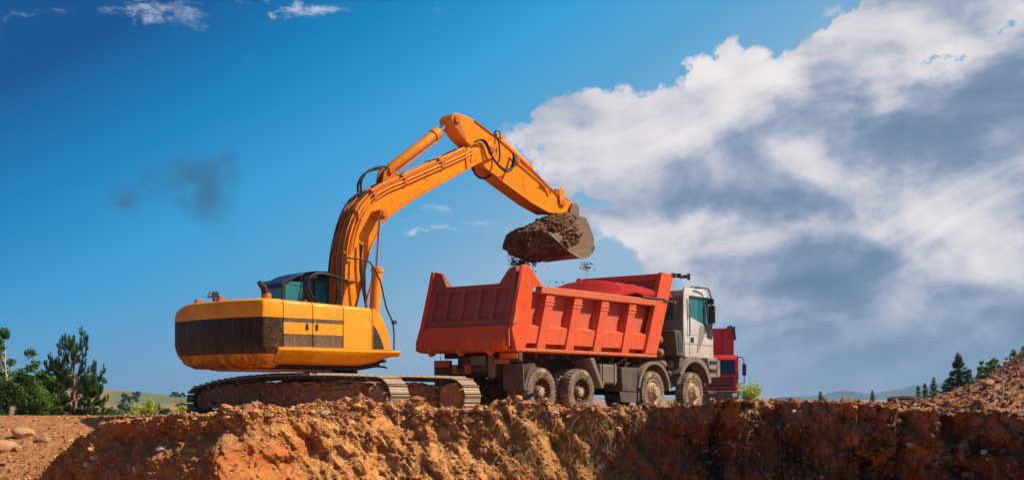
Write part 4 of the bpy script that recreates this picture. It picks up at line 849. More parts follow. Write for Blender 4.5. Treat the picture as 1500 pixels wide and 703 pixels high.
# ------------------------------------------------------------------ dump truck
TO = (0.0782, 28.0); TAN = R(52); TC = (4.6, 1.38)
t0 = frame_pt(TO, TAN, *TC)
TK = thing('dump_truck', 'muddy orange-red dump truck with white cab standing under the raised bucket', 'truck', (t0[0], t0[1], 0.0), TAN, off=(-TC[0], -TC[1], 0))
def tyre_mesh(w, r=0.58):
    """tyre and lugs about the y axis, outer face at y=0, inner at y=w"""
    m = MB(); m.lathe([(0.335, 0.035), (0.37, 0.012), (0.44, 0.0), (0.51, 0.008), (0.548, 0.035), (0.556, 0.06), (0.556, w-0.06), (0.548, w-0.035), (0.51, w-0.008), (0.44, w), (0.335, w-0.03)], 0, 0, 44)
    for k in range(34):
        for side in (0, 1):
            a = 2*math.pi*(k+0.5*side)/34; ring = []
            y0, y1 = (0.022, w*0.46) if side == 0 else (w*0.54, w-0.022)
            da = 0.055; rr0 = 0.53; rr1 = r
            vs = []
            for (rr, yy, aa) in ((rr0-0.02, y0+(0 if side == 0 else 0), a-da), (rr0-0.02, y0, a+da), (rr0-0.02, y1, a+da+0.03), (rr0-0.02, y1, a-da+0.03), (rr1-0.012 if side == 0 else rr1, y0, a-da*0.8), (rr1-0.012 if side == 0 else rr1, y0, a+da*0.8), (rr1-(0.012 if side else 0), y1, a+da*0.8+0.03), (rr1-(0.012 if side else 0), y1, a-da*0.8+0.03)):
                vs.append((rr*math.cos(aa), yy, rr*math.sin(aa)))
            m.add(vs, [(0, 1, 2, 3), (4, 7, 6, 5), (0, 4, 5, 1), (1, 5, 6, 2), (2, 6, 7, 3), (3, 7, 4, 0)])
    return m
def build_truck():
    P = TK; W = 2.76
    def add(name, m, mat, **k): return obj(name, m, mat, P, **k)
    # --- dump body
    ln = lambda s, z, k=0.32: s+(z-1.55)*k
    m = MB()
    def par(s0, s1, z0, z1, w0, w1, k=0.32): m.prism([(ln(s0, z0, k), z0), (ln(s1, z0, k), z0), (ln(s1, z1, k), z1), (ln(s0, z1, k), z1)], w0, w1)
    m.box(0.0, 6.2, 0.2, W-0.2, 1.50, 1.58); body = add('dump_body', m, M['red'], bevel=0.01)
    def bp(name, mm, mat, **k): return obj(name, mm, mat, body, loc=(0, 0, 0), **k)
    for near in (True, False):
        Y = (lambda a, b: (a, b)) if near else (lambda a, b: (W-b, W-a))
        m = MB(); par(0.05, 6.0, 1.58, 2.95, *Y(0.25, 0.30)); bp('side_panel', m, M['red'])
        ribs = [0.97, 2.13, 3.33, 4.62]
        edges = [0.10]+ribs+[5.80]
        for i, s in enumerate(ribs):
            m = MB(); par(s-0.165, s+0.165, 1.585, 2.885, *Y(0.0, 0.255)); bp('rib', m, M['red'], bevel=0.012)
            m = MB(); 
            for zz in (2.62, 2.70): par(s-0.19, s+0.19, zz, zz+0.035, *Y(-0.014, 0.02))
            bp('rib_weld', m, M['redrail'], bevel=0.006)
        for i in range(5):
            a = edges[i]+(0.165 if i else 0.05); b = edges[i+1]-(0.165 if i < 4 else 0.0)
            m = MB(); z0, z1 = 1.70, 2.10; y0, y1 = Y(0.05, 0.25)
            fr = [(ln(a, z0), z0), (ln(b, z0), z0), (ln(b, z1), z1), (ln(a, z1), z1)]
            yo, yi = (y0, y1) if near else (y1, y0)
            vs = [(s, yo, z) for s, z in fr]+[(s, yi, z+(0.07 if z > 2 else 0)) for s, z in fr]
            m.add(vs, [(0, 1, 2, 3), (4, 7, 6, 5), (0, 4, 5, 1), (1, 5, 6, 2), (2, 6, 7, 3), (3, 7, 4, 0)]); bp('lower_panel', m, M['red'], bevel=0.012)
            if near:
                m = MB()
                for zz in (2.56, 2.64): par(a+0.05, b-0.05, zz, zz+0.022, 0.232, 0.252)
                bp('panel_fold', m, M['redrail'])
        m = MB(); par(0.55, 6.05, 2.885, 3.065, *Y(-0.035, 0.17), 0.30); bp('top_rail', m, M['redrail'], bevel=0.02)
        m = MB(); m.prism([(-0.05, 1.51), (6.15, 1.51), (6.17, 1.585), (-0.05, 1.585)], *Y(-0.03, 0.25)); bp('bottom_rail', m, M['redrail'], bevel=0.012)
        pp = [(-0.02, 1.50), (0.30, 1.50), (0.42, 1.9), (0.56, 2.6), (0.62, 3.0), (0.98, 3.07), (0.52, 3.46), (0.42, 3.515), (0.24, 3.50), (0.13, 3.1), (-0.17, 2.10), (-0.19, 1.98)]
        m = MB(); m.prism(pp, *Y(-0.045, 0.06)); bp('rear_post', m, M['red'], bevel=0.015)
        m = MB(); m.prism([(0.60, 3.055), (1.0, 3.055), (0.54, 3.45), (0.44, 3.49)], *Y(0.062, 0.10)); bp('gusset', m, M['tail'])
        m = MB(); m.prism([(5.55, 1.59), (6.14, 1.59), (7.02, 3.74), (6.98, 3.80), (6.45, 3.82), (6.38, 3.70)], *Y(-0.04, 0.12)); bp('front_post', m, M['red'], bevel=0.015)
    m = MB(); m.prism([(5.80, 1.58), (5.86, 1.58), (6.66, 3.72), (6.60, 3.72)], 0.1, W-0.1); bp('front_wall', m, M['red'])
    m = MB(); m.prism([(6.52, 3.62), (7.0, 3.72), (7.0, 3.80), (6.50, 3.80)], 0.12, W-0.12); bp('front_beam', m, M['red'], bevel=0.015)
    # tailgate, leaning with the rear posts
    tl = lambda z: -0.205+(z-1.53)*0.27
    def slab(mm, w0, w1, z0, z1, d0, d1):   # box between depths d (negative = outwards) in the leaning plane
        vs = []
        for w in (w0, w1):
            for z in (z0, z1):
                for d in (d0, d1): vs.append((tl(z)+d, w, z))
        return mm.add(vs, [(0, 1, 3, 2), (4, 6, 7, 5), (0, 4, 5, 1), (2, 3, 7, 6), (0, 2, 6, 4), (1, 5, 7, 3)])
    m = MB(); slab(m, 0.14, W-0.06, 1.60, 3.06, 0.04, 0.10); tg = bp('tailgate', m, M['tail'])
    def tp(name, mm, mat, **k): return obj(name, mm, mat, P, **k)
    m = MB(); slab(m, 0.12, W+0.02, 2.96, 3.10, -0.05, 0.10); bp('tailgate_top_rail', m, M['tail'], bevel=0.018)
    m = MB(); slab(m, 0.12, W+0.04, 2.12, 2.27, -0.05, 0.06); bp('tailgate_rail', m, M['tail'], bevel=0.02)
    for c, hw in ((0.22, 0.11), (0.705, 0.06), (1.165, 0.07), (1.685, 0.07), (2.165, 0.065), (2.68, 0.13)):
        m = MB(); slab(m, c-hw, c+hw, 2.25, 2.98, -0.04, 0.06); bp('tailgate_rib', m, M['tail'], bevel=0.02)
    for (a, b, e, f) in ((0.12, 0.62, 0.40, 0.18), (W+0.02, W-0.52, W-0.30, W-0.06)):
        vs = []
        for d in (-0.05, 0.08):
            for w, z in ((a, 3.08), (b, 3.10), (e, 3.44), (f, 3.50)): vs.append((tl(z)+d, w, z))
        m = MB(); m.add(vs, [(0, 1, 2, 3), (4, 7, 6, 5), (0, 4, 5, 1), (1, 5, 6, 2), (2, 6, 7, 3), (3, 7, 4, 0)]); bp('tailgate_ear', m, M['tail'], bevel=0.015)
    # bulging lower tailgate box
    prof = [(tl(2.14)+0.03, 2.14), (tl(2.12)-0.12, 2.10), (tl(1.75)-0.16, 1.74), (tl(1.55)-0.10, 1.55), (tl(1.5)+0.1, 1.50)]
    m = MB(); m.prism(prof, 0.10, W+0.06); bp('tailgate_spill_panel', m, M['red'], bevel=0.018, smooth=20)
    for w in (0.55, 1.45, 2.35):
        m = MB(); m.prism([(tl(1.6)-0.15, 1.62), (tl(1.5)-0.17, 1.50), (tl(1.5)-0.05, 1.40), (tl(1.5)+0.1, 1.45), (tl(1.6), 1.60)], w-0.035, w+0.035); bp('hinge', m, M['redrail'], bevel=0.01)
    m = MB(); m.cyl((tl(2.2)-0.02, -0.07, 2.20), (tl(2.2)-0.02, 0.14, 2.20), 0.055, 12); m.prism([(-0.20, 2.14), (-0.08, 2.45), (-0.03, 2.44), (-0.13, 2.10)], -0.09, -0.05); bp('latch', m, M['redrail'], bevel=0.008)
    m = MB(); m.tube([(0.24, 0.0, 3.50), (-0.04, 0.02, 2.40), (-0.22, 0.03, 1.95), (-0.20, 0.03, 1.60)], 0.028); bp('tailgate_rod', m, M['redrail'])
    # underside ribs and dark slots
    for k in range(9):
        m = MB(); s = 0.4+k*0.66; m.box(s, s+0.12, 0.25, W-0.25, 1.38, 1.499); bp('cross_bearer', m, M['chassis'])
    # tarpaulin
    S = np.linspace(3.75, 6.62, 60); Wn = np.linspace(0.0, W, 46); V = []; 
    for s in S:
        for w in Wn:
            q = w/W; e = sstep(s, 3.7, 4.5); hgt = 0.36*(math.sin(math.pi*min(max(q, 0), 1)))**0.45*(0.25+0.75*e)+0.12*e
            hgt += (0.022*math.sin(s*7.5)+0.012*abs(math.sin(s*19+w*2.2)))*math.sin(math.pi*q)*e-0.05*sstep(q, 0.30, 0.0)*e*abs(math.sin(s*3.3))+0.02*math.exp(-((s-6.2)/0.4)**2)*math.sin(w*16)*e+0.012*float(vnoise(np.array(s*1.6), np.array(w*5.0), np.array(1.0), 5))
            V.append((s+0.42, w, 3.055+hgt))
    n = len(Wn); F = [(i*n+j, i*n+j+1, (i+1)*n+j+1, (i+1)*n+j) for i in range(len(S)-1) for j in range(n-1)]
    m = MB(); m.add(V, F); tp_ = add('tarpaulin', m, M['tarp'], smooth=60); so = tp_.modifiers.new('thick', 'SOLIDIFY'); so.thickness = 0.02
    m = MB(); m.tube(spline([(6.45, -0.02, 3.03), (6.7, -0.05, 3.05), (7.05, -0.05, 3.02)], 3), 0.03); m.tube([(5.4, -0.03, 3.09), (6.6, -0.03, 3.09)], 0.035); m.cyl((6.98, -0.12, 3.02), (6.98, 0.0, 3.02), 0.06, 12); add('tarp_roller', m, M['chassis'])
    m = MB(); m.tube([(6.9, -0.02, 3.76), (7.75, -0.02, 3.79)], 0.035); m.cyl((7.30, -0.05, 3.73), (7.30, -0.05, 3.85), 0.06, 10); m.tube([(7.62, -0.14, 3.79), (7.62, 0.10, 3.79)], 0.05, 10); m.cyl((7.74, -0.1, 3.70), (7.74, -0.1, 3.88), 0.045, 10); m.box(7.0, 7.15, -0.08, 0.06, 3.72, 3.84); add('tarp_crank', m, M['black'], bevel=0.006)
    for s0 in (4.7, 5.5, 6.3):
        m = MB(); m.tube([(s0, -0.03, 3.07), (s0+0.03, 0.12, 3.24), (s0+0.05, 0.35, 3.44)], 0.008, 5); add('tarp_rope', m, M['straw'])
    # --- chassis
    m = MB()
    for w in (0.92, 1.72): m.box(0.25, 9.2, w-0.04, w+0.04, 0.92, 1.22)
    for s in (0.3, 2.0, 3.6, 5.0, 6.9): m.box(s, s+0.12, 0.96, 1.68, 0.95, 1.18)
    for w in (1.02, 1.62): m.box(0.2, 6.0, w-0.06, w+0.06, 1.22, 1.40)
    add('chassis', m, M['chassis'], bevel=0.01)
    for (s0, s1, w0, w1, z0, z1, nm, mt) in ((0.18, 0.32, 0.75, 1.90, 1.05, 1.40, 'rear_crossbeam', 'mudflap'), (0.05, 0.18, 0.95, 1.40, 1.20, 1.42, 'mounting_plate', 'fendere'), (0.06, 0.18, 0.72, 0.86, 0.90, 1.42, 'bracket', 'fendere'), (-0.02, 0.18, 1.46, 1.90, 1.00, 1.22, 'tow_hitch', 'redrail')):
        m = MB(); m.box(s0, s1, w0, w1, z0, z1); add(nm, m, M[mt], bevel=0.02)
    m = MB(); m.lathe([(0.05, -0.04), (0.10, -0.04), (0.10, 0.02), (0.05, 0.02)], 0, 0, 16); m.v = [(-0.04+y, 1.60+x, 1.12+z) for x, y, z in m.v]; add('tow_eye', m, M['black'])
    # axles and differentials
    for s in (1.09, 2.73):
        m = MB(); m.cyl((s, 0.3, 0.57), (s, W-0.3, 0.57), 0.10, 14); V, F = lump((s, 1.38, 0.57), (0.30, 0.26, 0.26), 0, 4, 3, 0.0); m.add([tuple(v) for v in V], [tuple(f) for f in F.tolist()]); add('axle', m, M['chassis'], smooth=60)
        for w in (0.86, 1.90):
            m = MB()
            for k in range(5): m.box(s-0.62+k*0.09, s+0.62-k*0.09, w-0.04, w+0.04, 0.72+k*0.03, 0.748+k*0.03)
            add('leaf_spring', m, M['chassis'])
    for s in (6.11, 8.26): m = MB(); m.cyl((s, 0.3, 0.57), (s, W-0.3, 0.57), 0.07, 12); add('axle', m, M['chassis'], smooth=60)
    # wheels
    tm = None; meshes = {}
    single = tyre_mesh(0.31)
    for s in (1.09, 2.73, 6.11, 8.26):
        rear = s < 4
        for side in (0, 1):
            ys = [0.03] if not rear else [0.03, 0.38]
            key = ('rear' if rear else 'front')
            if key not in meshes:
                g = []
                rm = MB()
                if rear:
                    rm.lathe([(0.345, 0.03), (0.352, 0.015), (0.335, 0.01), (0.315, 0.03), (0.305, 0.12), (0.29, 0.20), (0.19, 0.215), (0.165, 0.20), (0.14, 0.10), (0.12, 0.08), (0.0, 0.08)], 0, 0, 36)
                else:
                    rm.lathe([(0.345, 0.03), (0.352, 0.015), (0.335, 0.01), (0.315, 0.03), (0.30, 0.07), (0.27, 0.06), (0.23, -0.01), (0.16, -0.03), (0.15, -0.03), (0.145, -0.09), (0.11, -0.12), (0.0, -0.12)], 0, 0, 36)
                bm_ = MB()
                for k in range(10):
                    a = 2*math.pi*k/10; r = 0.245 if rear else 0.195; y0, y1 = (0.17, 0.21) if rear else (-0.06, 0.0); bm_.cyl((r*math.cos(a), y0, r*math.sin(a)), (r*math.cos(a), y1, r*math.sin(a)), 0.02, 6)
                for k in range(8):
                    a = 2*math.pi*(k+.5)/8; r = 0.11; y0, y1 = (0.005, 0.04) if rear else (-0.125, -0.08); bm_.cyl((r*math.cos(a), y0, r*math.sin(a)), (r*math.cos(a), y1, r*math.sin(a)), 0.014, 6)
                meshes[key] = (rm, bm_)
            rm, bm_ = meshes[key]
            base = None
            for j, y in enumerate(ys):
                if tm is None: o = obj('wheel', single, M['tyre'], P, smooth=35); tm = o.data
                else:
                    o = bpy.data.objects.new('wheel', tm); COL.objects.link(o); o.parent = P
                yy = y if side == 0 else W-y
                o.location = (s-TC[0], yy-TC[1], 0.575); o.rotation_euler = (0, R(random.uniform(0, 90)), R(180) if side else 0)
                if j == 0:
                    base = o
                    if isinstance(rm, MB):
                        r_ = obj('rim', rm, M['rimdark'] if rear else M['rim'], o, loc=(0, 0, 0), smooth=40); b_ = obj('wheel_bolt', bm_, M['rim'], o, loc=(0, 0, 0)); b_['kind'] = 'stuff'
                        meshes[key] = (rm, bm_) = (r_.data, b_.data)
                        b_.name = 'wheel_bolts'
                    else:
                        for nm, me in (('rim', rm), ('wheel_bolts', bm_)):
                            q = bpy.data.objects.new(nm, me); COL.objects.link(q); q.parent = o
                            if nm == 'wheel_bolts': q['kind'] = 'stuff'
                    hub = MB()
                    if rear: hub.lathe([(0.115, 0.10), (0.115, 0.04), (0.085, 0.015), (0.0, 0.012)], 0, 0, 24); obj('hub', hub, M['rim'], o, loc=(0, 0, 0), smooth=50)
    # mudguards
    def fender(sc, zc, r, a0, a1, w0, w1, th, name, mat, lip=0.04):
        m = MB(); m.lathe([(r, w0), (r, w1), (r+th, w1), (r+th, w0), (r-lip, w0), (r-lip, w0+0.02), (r, w0+0.02)], sc, zc, 26, R(a0), R(a1)); return add(name, m, mat, smooth=40)
    for Y in ((0.0, 0.62), (W-0.62, W)):
        fender(6.11, 0.58, 0.80, 2, 172, Y[0], Y[1], 0.03, 'mudguard', M['fendere'], 0.05)
        fender(8.30, 0.62, 0.92, 15, 150, Y[0], Y[1], 0.05, 'mudguard', M['fendere'], 0.10)
        fender(1.09, 0.58, 0.72, 118, 178, Y[0], Y[1], 0.03, 'mudguard', M['mudflap'], 0.06)
        m = MB(); m.prism([(3.03, 1.42), (3.22, 1.42), (3.66, 0.70), (3.60, 0.66), (3.52, 0.70)], *Y); add('mudguard', m, M['fendere'], bevel=0.012)
        m = MB(); m.prism([(0.28, 1.22), (0.33, 1.22), (0.35, 0.66), (0.30, 0.66)], Y[0]+0.0, Y[1]-0.02); add('mud_flap', m, M['mudflap'], bevel=0.006)
        m = MB(); m.prism([(4.55, 1.22), (5.30, 1.22), (5.34, 0.60), (5.28, 0.58), (4.60, 0.60)], Y[0]+0.06, Y[1]); add('battery_box', m, M['mudflap'], bevel=0.02)
        m = MB(); m.prism([(4.45, 0.585), (5.27, 0.565), (5.30, 0.30), (4.50, 0.32)], Y[0]+0.04, Y[0]+0.07 if Y[0] < 1 else Y[0]+0.58); add('side_skirt', m, M['mudflap'], bevel=0.006)
        m = MB(); m.prism([(5.27, 0.565), (5.33, 0.565), (5.33, 0.33), (5.27, 0.33)], *Y); add('mud_flap', m, M['mudflap'])
    # fuel tank
    m = MB(); m.prism([(3.62, 1.28), (4.42, 1.28), (4.44, 0.86), (4.40, 0.78), (3.72, 0.78), (3.64, 0.86)], 0.10, 0.62); ft = add('fuel_tank', m, M['tank'], bevel=0.05, seg=3)
    for s in (3.72, 4.26): m = MB(); m.box(s, s+0.05, 0.075, 0.63, 0.76, 1.30); obj('strap', m, M['fendere'], ft, loc=(0, 0, 0), bevel=0.005)
    m = MB(); m.cyl((4.0, 0.35, 1.27), (4.0, 0.35, 1.34), 0.06, 14); obj('cap', m, M['black'], ft, loc=(0, 0, 0))
    m = MB(); m.tube(spline([(4.3, 0.3, 1.36), (4.55, 0.2, 1.30), (4.75, 0.1, 1.45), (4.85, 0.1, 1.5)], 3), 0.02); add('hose', m, M['fendere'])
    # air tanks behind the cab
    for k, (s, z) in enumerate(((7.12, 1.34), (7.52, 1.36), (7.52, 1.08), (7.50, 0.80), (6.98, 1.66), (6.92, 2.02))):
        m = MB(); m.lathe([(0.0, 0.26), (0.06, 0.27), (0.11, 0.31), (0.125, 0.37), (0.125, 0.95), (0.0, 0.98)], s, z, 18); add('air_tank', m, M['airtank'], smooth=60)
    m = MB(); m.box(6.9, 7.72, 0.45, 1.0, 0.85, 1.6); m.box(6.8, 7.6, 0.9, 1.9, 1.2, 1.9); add('tank_bracket', m, M['chassis'])
    m = MB(); m.prism([(7.22, 2.30), (7.60, 2.28), (7.72, 1.60), (7.34, 1.58)], 0.04, 0.62); ai = add('air_intake', m, M['mudflap'], bevel=0.03)
    m = MB(); m.prism([(7.34, 2.18), (7.53, 2.17), (7.62, 1.70), (7.43, 1.68)], 0.03, 0.05); obj('grille', m, M['black'], ai, loc=(0, 0, 0))
    m = MB(); m.prism([(7.62, 1.58), (7.95, 1.50), (7.66, 0.82), (7.44, 0.78)], 0.10, 0.60); add('mudguard', m, M['mudflap'], bevel=0.02)
    # rear lamps
    m = MB(); m.box(0.10, 0.26, -0.02, 0.62, 1.27, 1.50); add('lamp_housing', m, M['chassis'], bevel=0.02)
    m = MB(); m.box(0.07, 0.10, 0.0, 0.52, 1.34, 1.48); add('tail_lamp', m, M['orange_lamp'], bevel=0.012); m = MB(); m.box(0.02, 0.10, 0.24, 0.66, 1.22, 1.335); add('tail_lamp', m, M['redlamp'], bevel=0.012)
    m = MB(); m.box(0.07, 0.20, 2.08, 2.56, 1.16, 1.33); add('tail_lamp', m, M['redlamp'], bevel=0.012)
    for w in (2.2, 2.4): m = MB(); m.cyl((0.14, w, 1.33), (0.14, w, 1.45), 0.008, 6); add('lamp_wire', m, M['black'])
    m = MB(); m.tube(spline([(0.2, 1.95, 1.2), (0.1, 2.02, 0.95), (0.15, 1.96, 0.75), (0.3, 1.9, 0.6)], 3), 0.025); add('hose', m, M['chassis'])
    # --- cab
    c0, c1 = 0.10, W-0.12
    side = [(7.87, 1.62), (7.80, 3.40), (7.90, 3.50), (9.00, 3.50), (9.16, 3.42), (9.36, 2.72), (9.52, 2.25), (9.55, 1.60), (9.20, 1.60), (9.02, 1.62), (8.6, 1.62)]
    m = MB()
    # shell: side skins, roof, back, front left open at the glass
    m.prism([(7.87, 1.55), (9.55, 1.55), (9.52, 2.22), (7.84, 2.22)], c0, c1); cab = add('cab', m, M['cabwhite'], bevel=0.03)
    def cp(name, mm, mat, **k): return obj(name, mm, mat, cab, loc=(0, 0, 0), **k)
    m = MB(); m.prism([(7.80, 3.26), (7.82, 3.44), (7.92, 3.51), (8.96, 3.53), (9.10, 3.46), (9.16, 3.30), (9.12, 3.26)], c0, c1); cp('roof', m, M['cabwhite'], bevel=0.03)
    for y0, y1 in ((c0, c0+0.05), (c1-0.05, c1)):
        m = MB(); m.prism([(7.82, 2.2), (8.16, 2.2), (8.10, 3.3), (7.80, 3.3)], y0, y1); cp('side_panel', m, M['cabwhite'], bevel=0.01)
        m = MB(); m.prism([(9.34, 2.2), (9.53, 2.2), (9.36, 2.74), (9.17, 3.30), (9.08, 3.30), (9.22, 2.7)], y0-0.001, y1); cp('window_pillar', m, M['dark'])
        m = MB(); m.prism([(8.12, 3.24), (9.14, 3.24), (9.12, 3.31), (8.10, 3.31)], y0-0.004, y1); cp('window_frame', m, M['dark'])
        m = MB(); m.prism([(8.10, 2.72), (8.70, 2.58), (9.25, 2.42), (9.25, 2.2), (8.12, 2.2)], y0, y1); cp('door', m, M['cabwhite'])
        m = MB(); m.prism([(8.10, 2.72), (8.70, 2.58), (9.30, 2.42), (9.10, 3.25), (8.11, 3.25)], (y0+y1)/2-0.006, (y0+y1)/2+0.006); cp('side_window', m, M['glass_teal'])
    for z in (2.24, 2.60): pass
    m = MB(); m.prism([(8.135, 1.60), (8.145, 1.60), (8.125, 3.25), (8.115, 3.25)], c0-0.004, c0+0.01); m.prism([(8.14, 2.20), (9.30, 2.18), (9.30, 2.19), (8.14, 2.21)], c0-0.004, c0+0.01); cp('door_seam', m, M['dark'])
    m = MB(); m.prism([(8.19, 2.14), (8.36, 2.13), (8.37, 1.99), (8.20, 2.0)], c0-0.02, c0+0.01); cp('door_handle', m, M['dark'], bevel=0.008)
    m = MB(); m.prism([(9.02, 2.56), (9.30, 2.46), (9.46, 2.26), (9.44, 2.12), (9.16, 2.14)], c0-0.012, c0+0.01); cp('quarter_window', m, M['dark'])
    m = MB(); m.prism([(8.72, 2.50), (9.0, 2.48), (9.0, 2.2), (8.62, 1.72), (8.55, 1.72)], c0-0.006, c0+0.01); cp('door_panel', m, M['cabrear'])
    m = MB()
    m.box(7.76, 7.82, c0, c1, 1.60, 2.50); m.box(7.76, 7.82, c0, 0.42, 2.50, 3.28); m.box(7.76, 7.82, 1.05, c1, 2.50, 3.28); m.box(7.76, 7.82, 0.42, 1.05, 3.18, 3.28); m.box(7.76, 7.82, 0.42, 1.05, 2.50, 2.62); cp('cab_back', m, M['cabrear'], bevel=0.006)
    m = MB(); m.box(7.775, 7.79, 0.42, 1.05, 2.62, 3.18); cp('rear_window', m, M['glass_teal'])
    m = MB(); m.box(7.74, 7.77, 0.45, 0.85, 2.10, 2.36); cp('vent', m, M['black'])
    m = MB(); m.tube([(7.76, c0-0.005, 1.62), (7.755, c0-0.005, 3.38), (7.82, c0, 3.50)], 0.022); cp('corner_trim', m, M['cabrear'])
    m = MB(); m.prism([(9.50, 2.25), (9.515, 2.25), (9.18, 3.28), (9.165, 3.28)], c0+0.1, c1-0.1); cp('windscreen', m, M['glass_dark'])
    m = MB(); m.box(8.3, 8.8, 0.45, 0.95, 2.1, 2.35); m.box(8.2, 8.34, 0.45, 0.95, 2.3, 2.95); cp('seat', m, M['dark'], bevel=0.04)
    m = MB(); m.prism([(9.10, 3.30), (9.45, 3.22), (9.48, 3.26), (9.15, 3.38)], c0+0.05, c1-0.05); cp('sun_visor', m, M['dark'], bevel=0.008)
    m = MB(); m.tube([(8.06, c0-0.03, 2.15), (8.06, c0-0.06, 2.25), (8.05, c0-0.06, 2.95), (8.05, c0-0.03, 3.05)], 0.014); cp('grab_handle', m, M['dark'])
    m = MB(); m.prism([(7.95, 3.20), (8.06, 3.22), (8.10, 2.68), (7.98, 2.60)], c0-0.006, c0+0.01); cp('side_louvre', m, M['cabrear'])
    m = MB(); m.tube([(7.86, c0-0.004, 1.95), (9.5, c0-0.004, 1.93)], 0.008, 6); cp('body_crease', m, M['cabrear'])
    # mirrors
    m = MB(); m.tube(spline([(8.35, c0-0.05, 3.52), (8.8, c0-0.12, 3.56), (9.0, c0-0.14, 3.50), (9.08, c0-0.16, 3.30)], 3), 0.02); m.tube([(9.08, c0-0.16, 3.35), (9.12, c0-0.18, 2.5), (9.28, c0-0.05, 2.42)], 0.018); arm = cp('mirror_arm', m, M['dark'])
    m = MB(); m.box(9.10, 9.19, c0-0.26, c0-0.06, 2.56, 3.08); cp('mirror', m, M['dark'], bevel=0.03)
    m = MB(); m.box(9.06, 9.15, c0-0.24, c0-0.04, 3.10, 3.28); cp('mirror', m, M['dark'], bevel=0.03)
    m = MB(); m.tube([(8.4, c0+0.1, 3.5), (8.4, c0+0.1, 3.58), (8.9, c0+0.1, 3.60)], 0.014); cp('antenna', m, M['dark'])
    # steps and bumper
    m = MB(); m.prism([(9.10, 1.58), (9.66, 1.58), (9.70, 1.02), (9.30, 1.00)], 0.06, 0.42); stp = add('step_box', m, M['cabrear'], bevel=0.02)
    for z in (1.42, 1.18): m = MB(); m.box(9.22, 9.62, 0.02, 0.10, z, z+0.08); obj('step', m, M['black'], stp, loc=(0, 0, 0), bevel=0.008)
    m = MB(); m.prism([(9.60, 1.55), (9.84, 1.50), (9.84, 1.02), (9.62, 1.00)], 0.04, 0.5); add('bumper_corner', m, M['fendere'], bevel=0.03)
    m = MB(); m.box(9.60, 9.86, 0.5, W-0.1, 0.75, 1.55); add('bumper', m, M['mudflap'], bevel=0.03)
    m = MB(); m.tube([(9.12, 0.12, 1.02), (9.20, 0.12, 0.62), (9.55, 0.12, 0.60)], 0.025); m.box(9.12, 9.55, 0.06, 0.4, 0.56, 0.62); add('step', m, M['chassis'])
    m = MB(); m.box(8.6, 9.5, 0.5, W-0.5, 0.75, 1.55); m.box(5.3, 6.8, 0.95, 1.68, 0.6, 1.4); add('engine', m, M['under'])
build_truck()

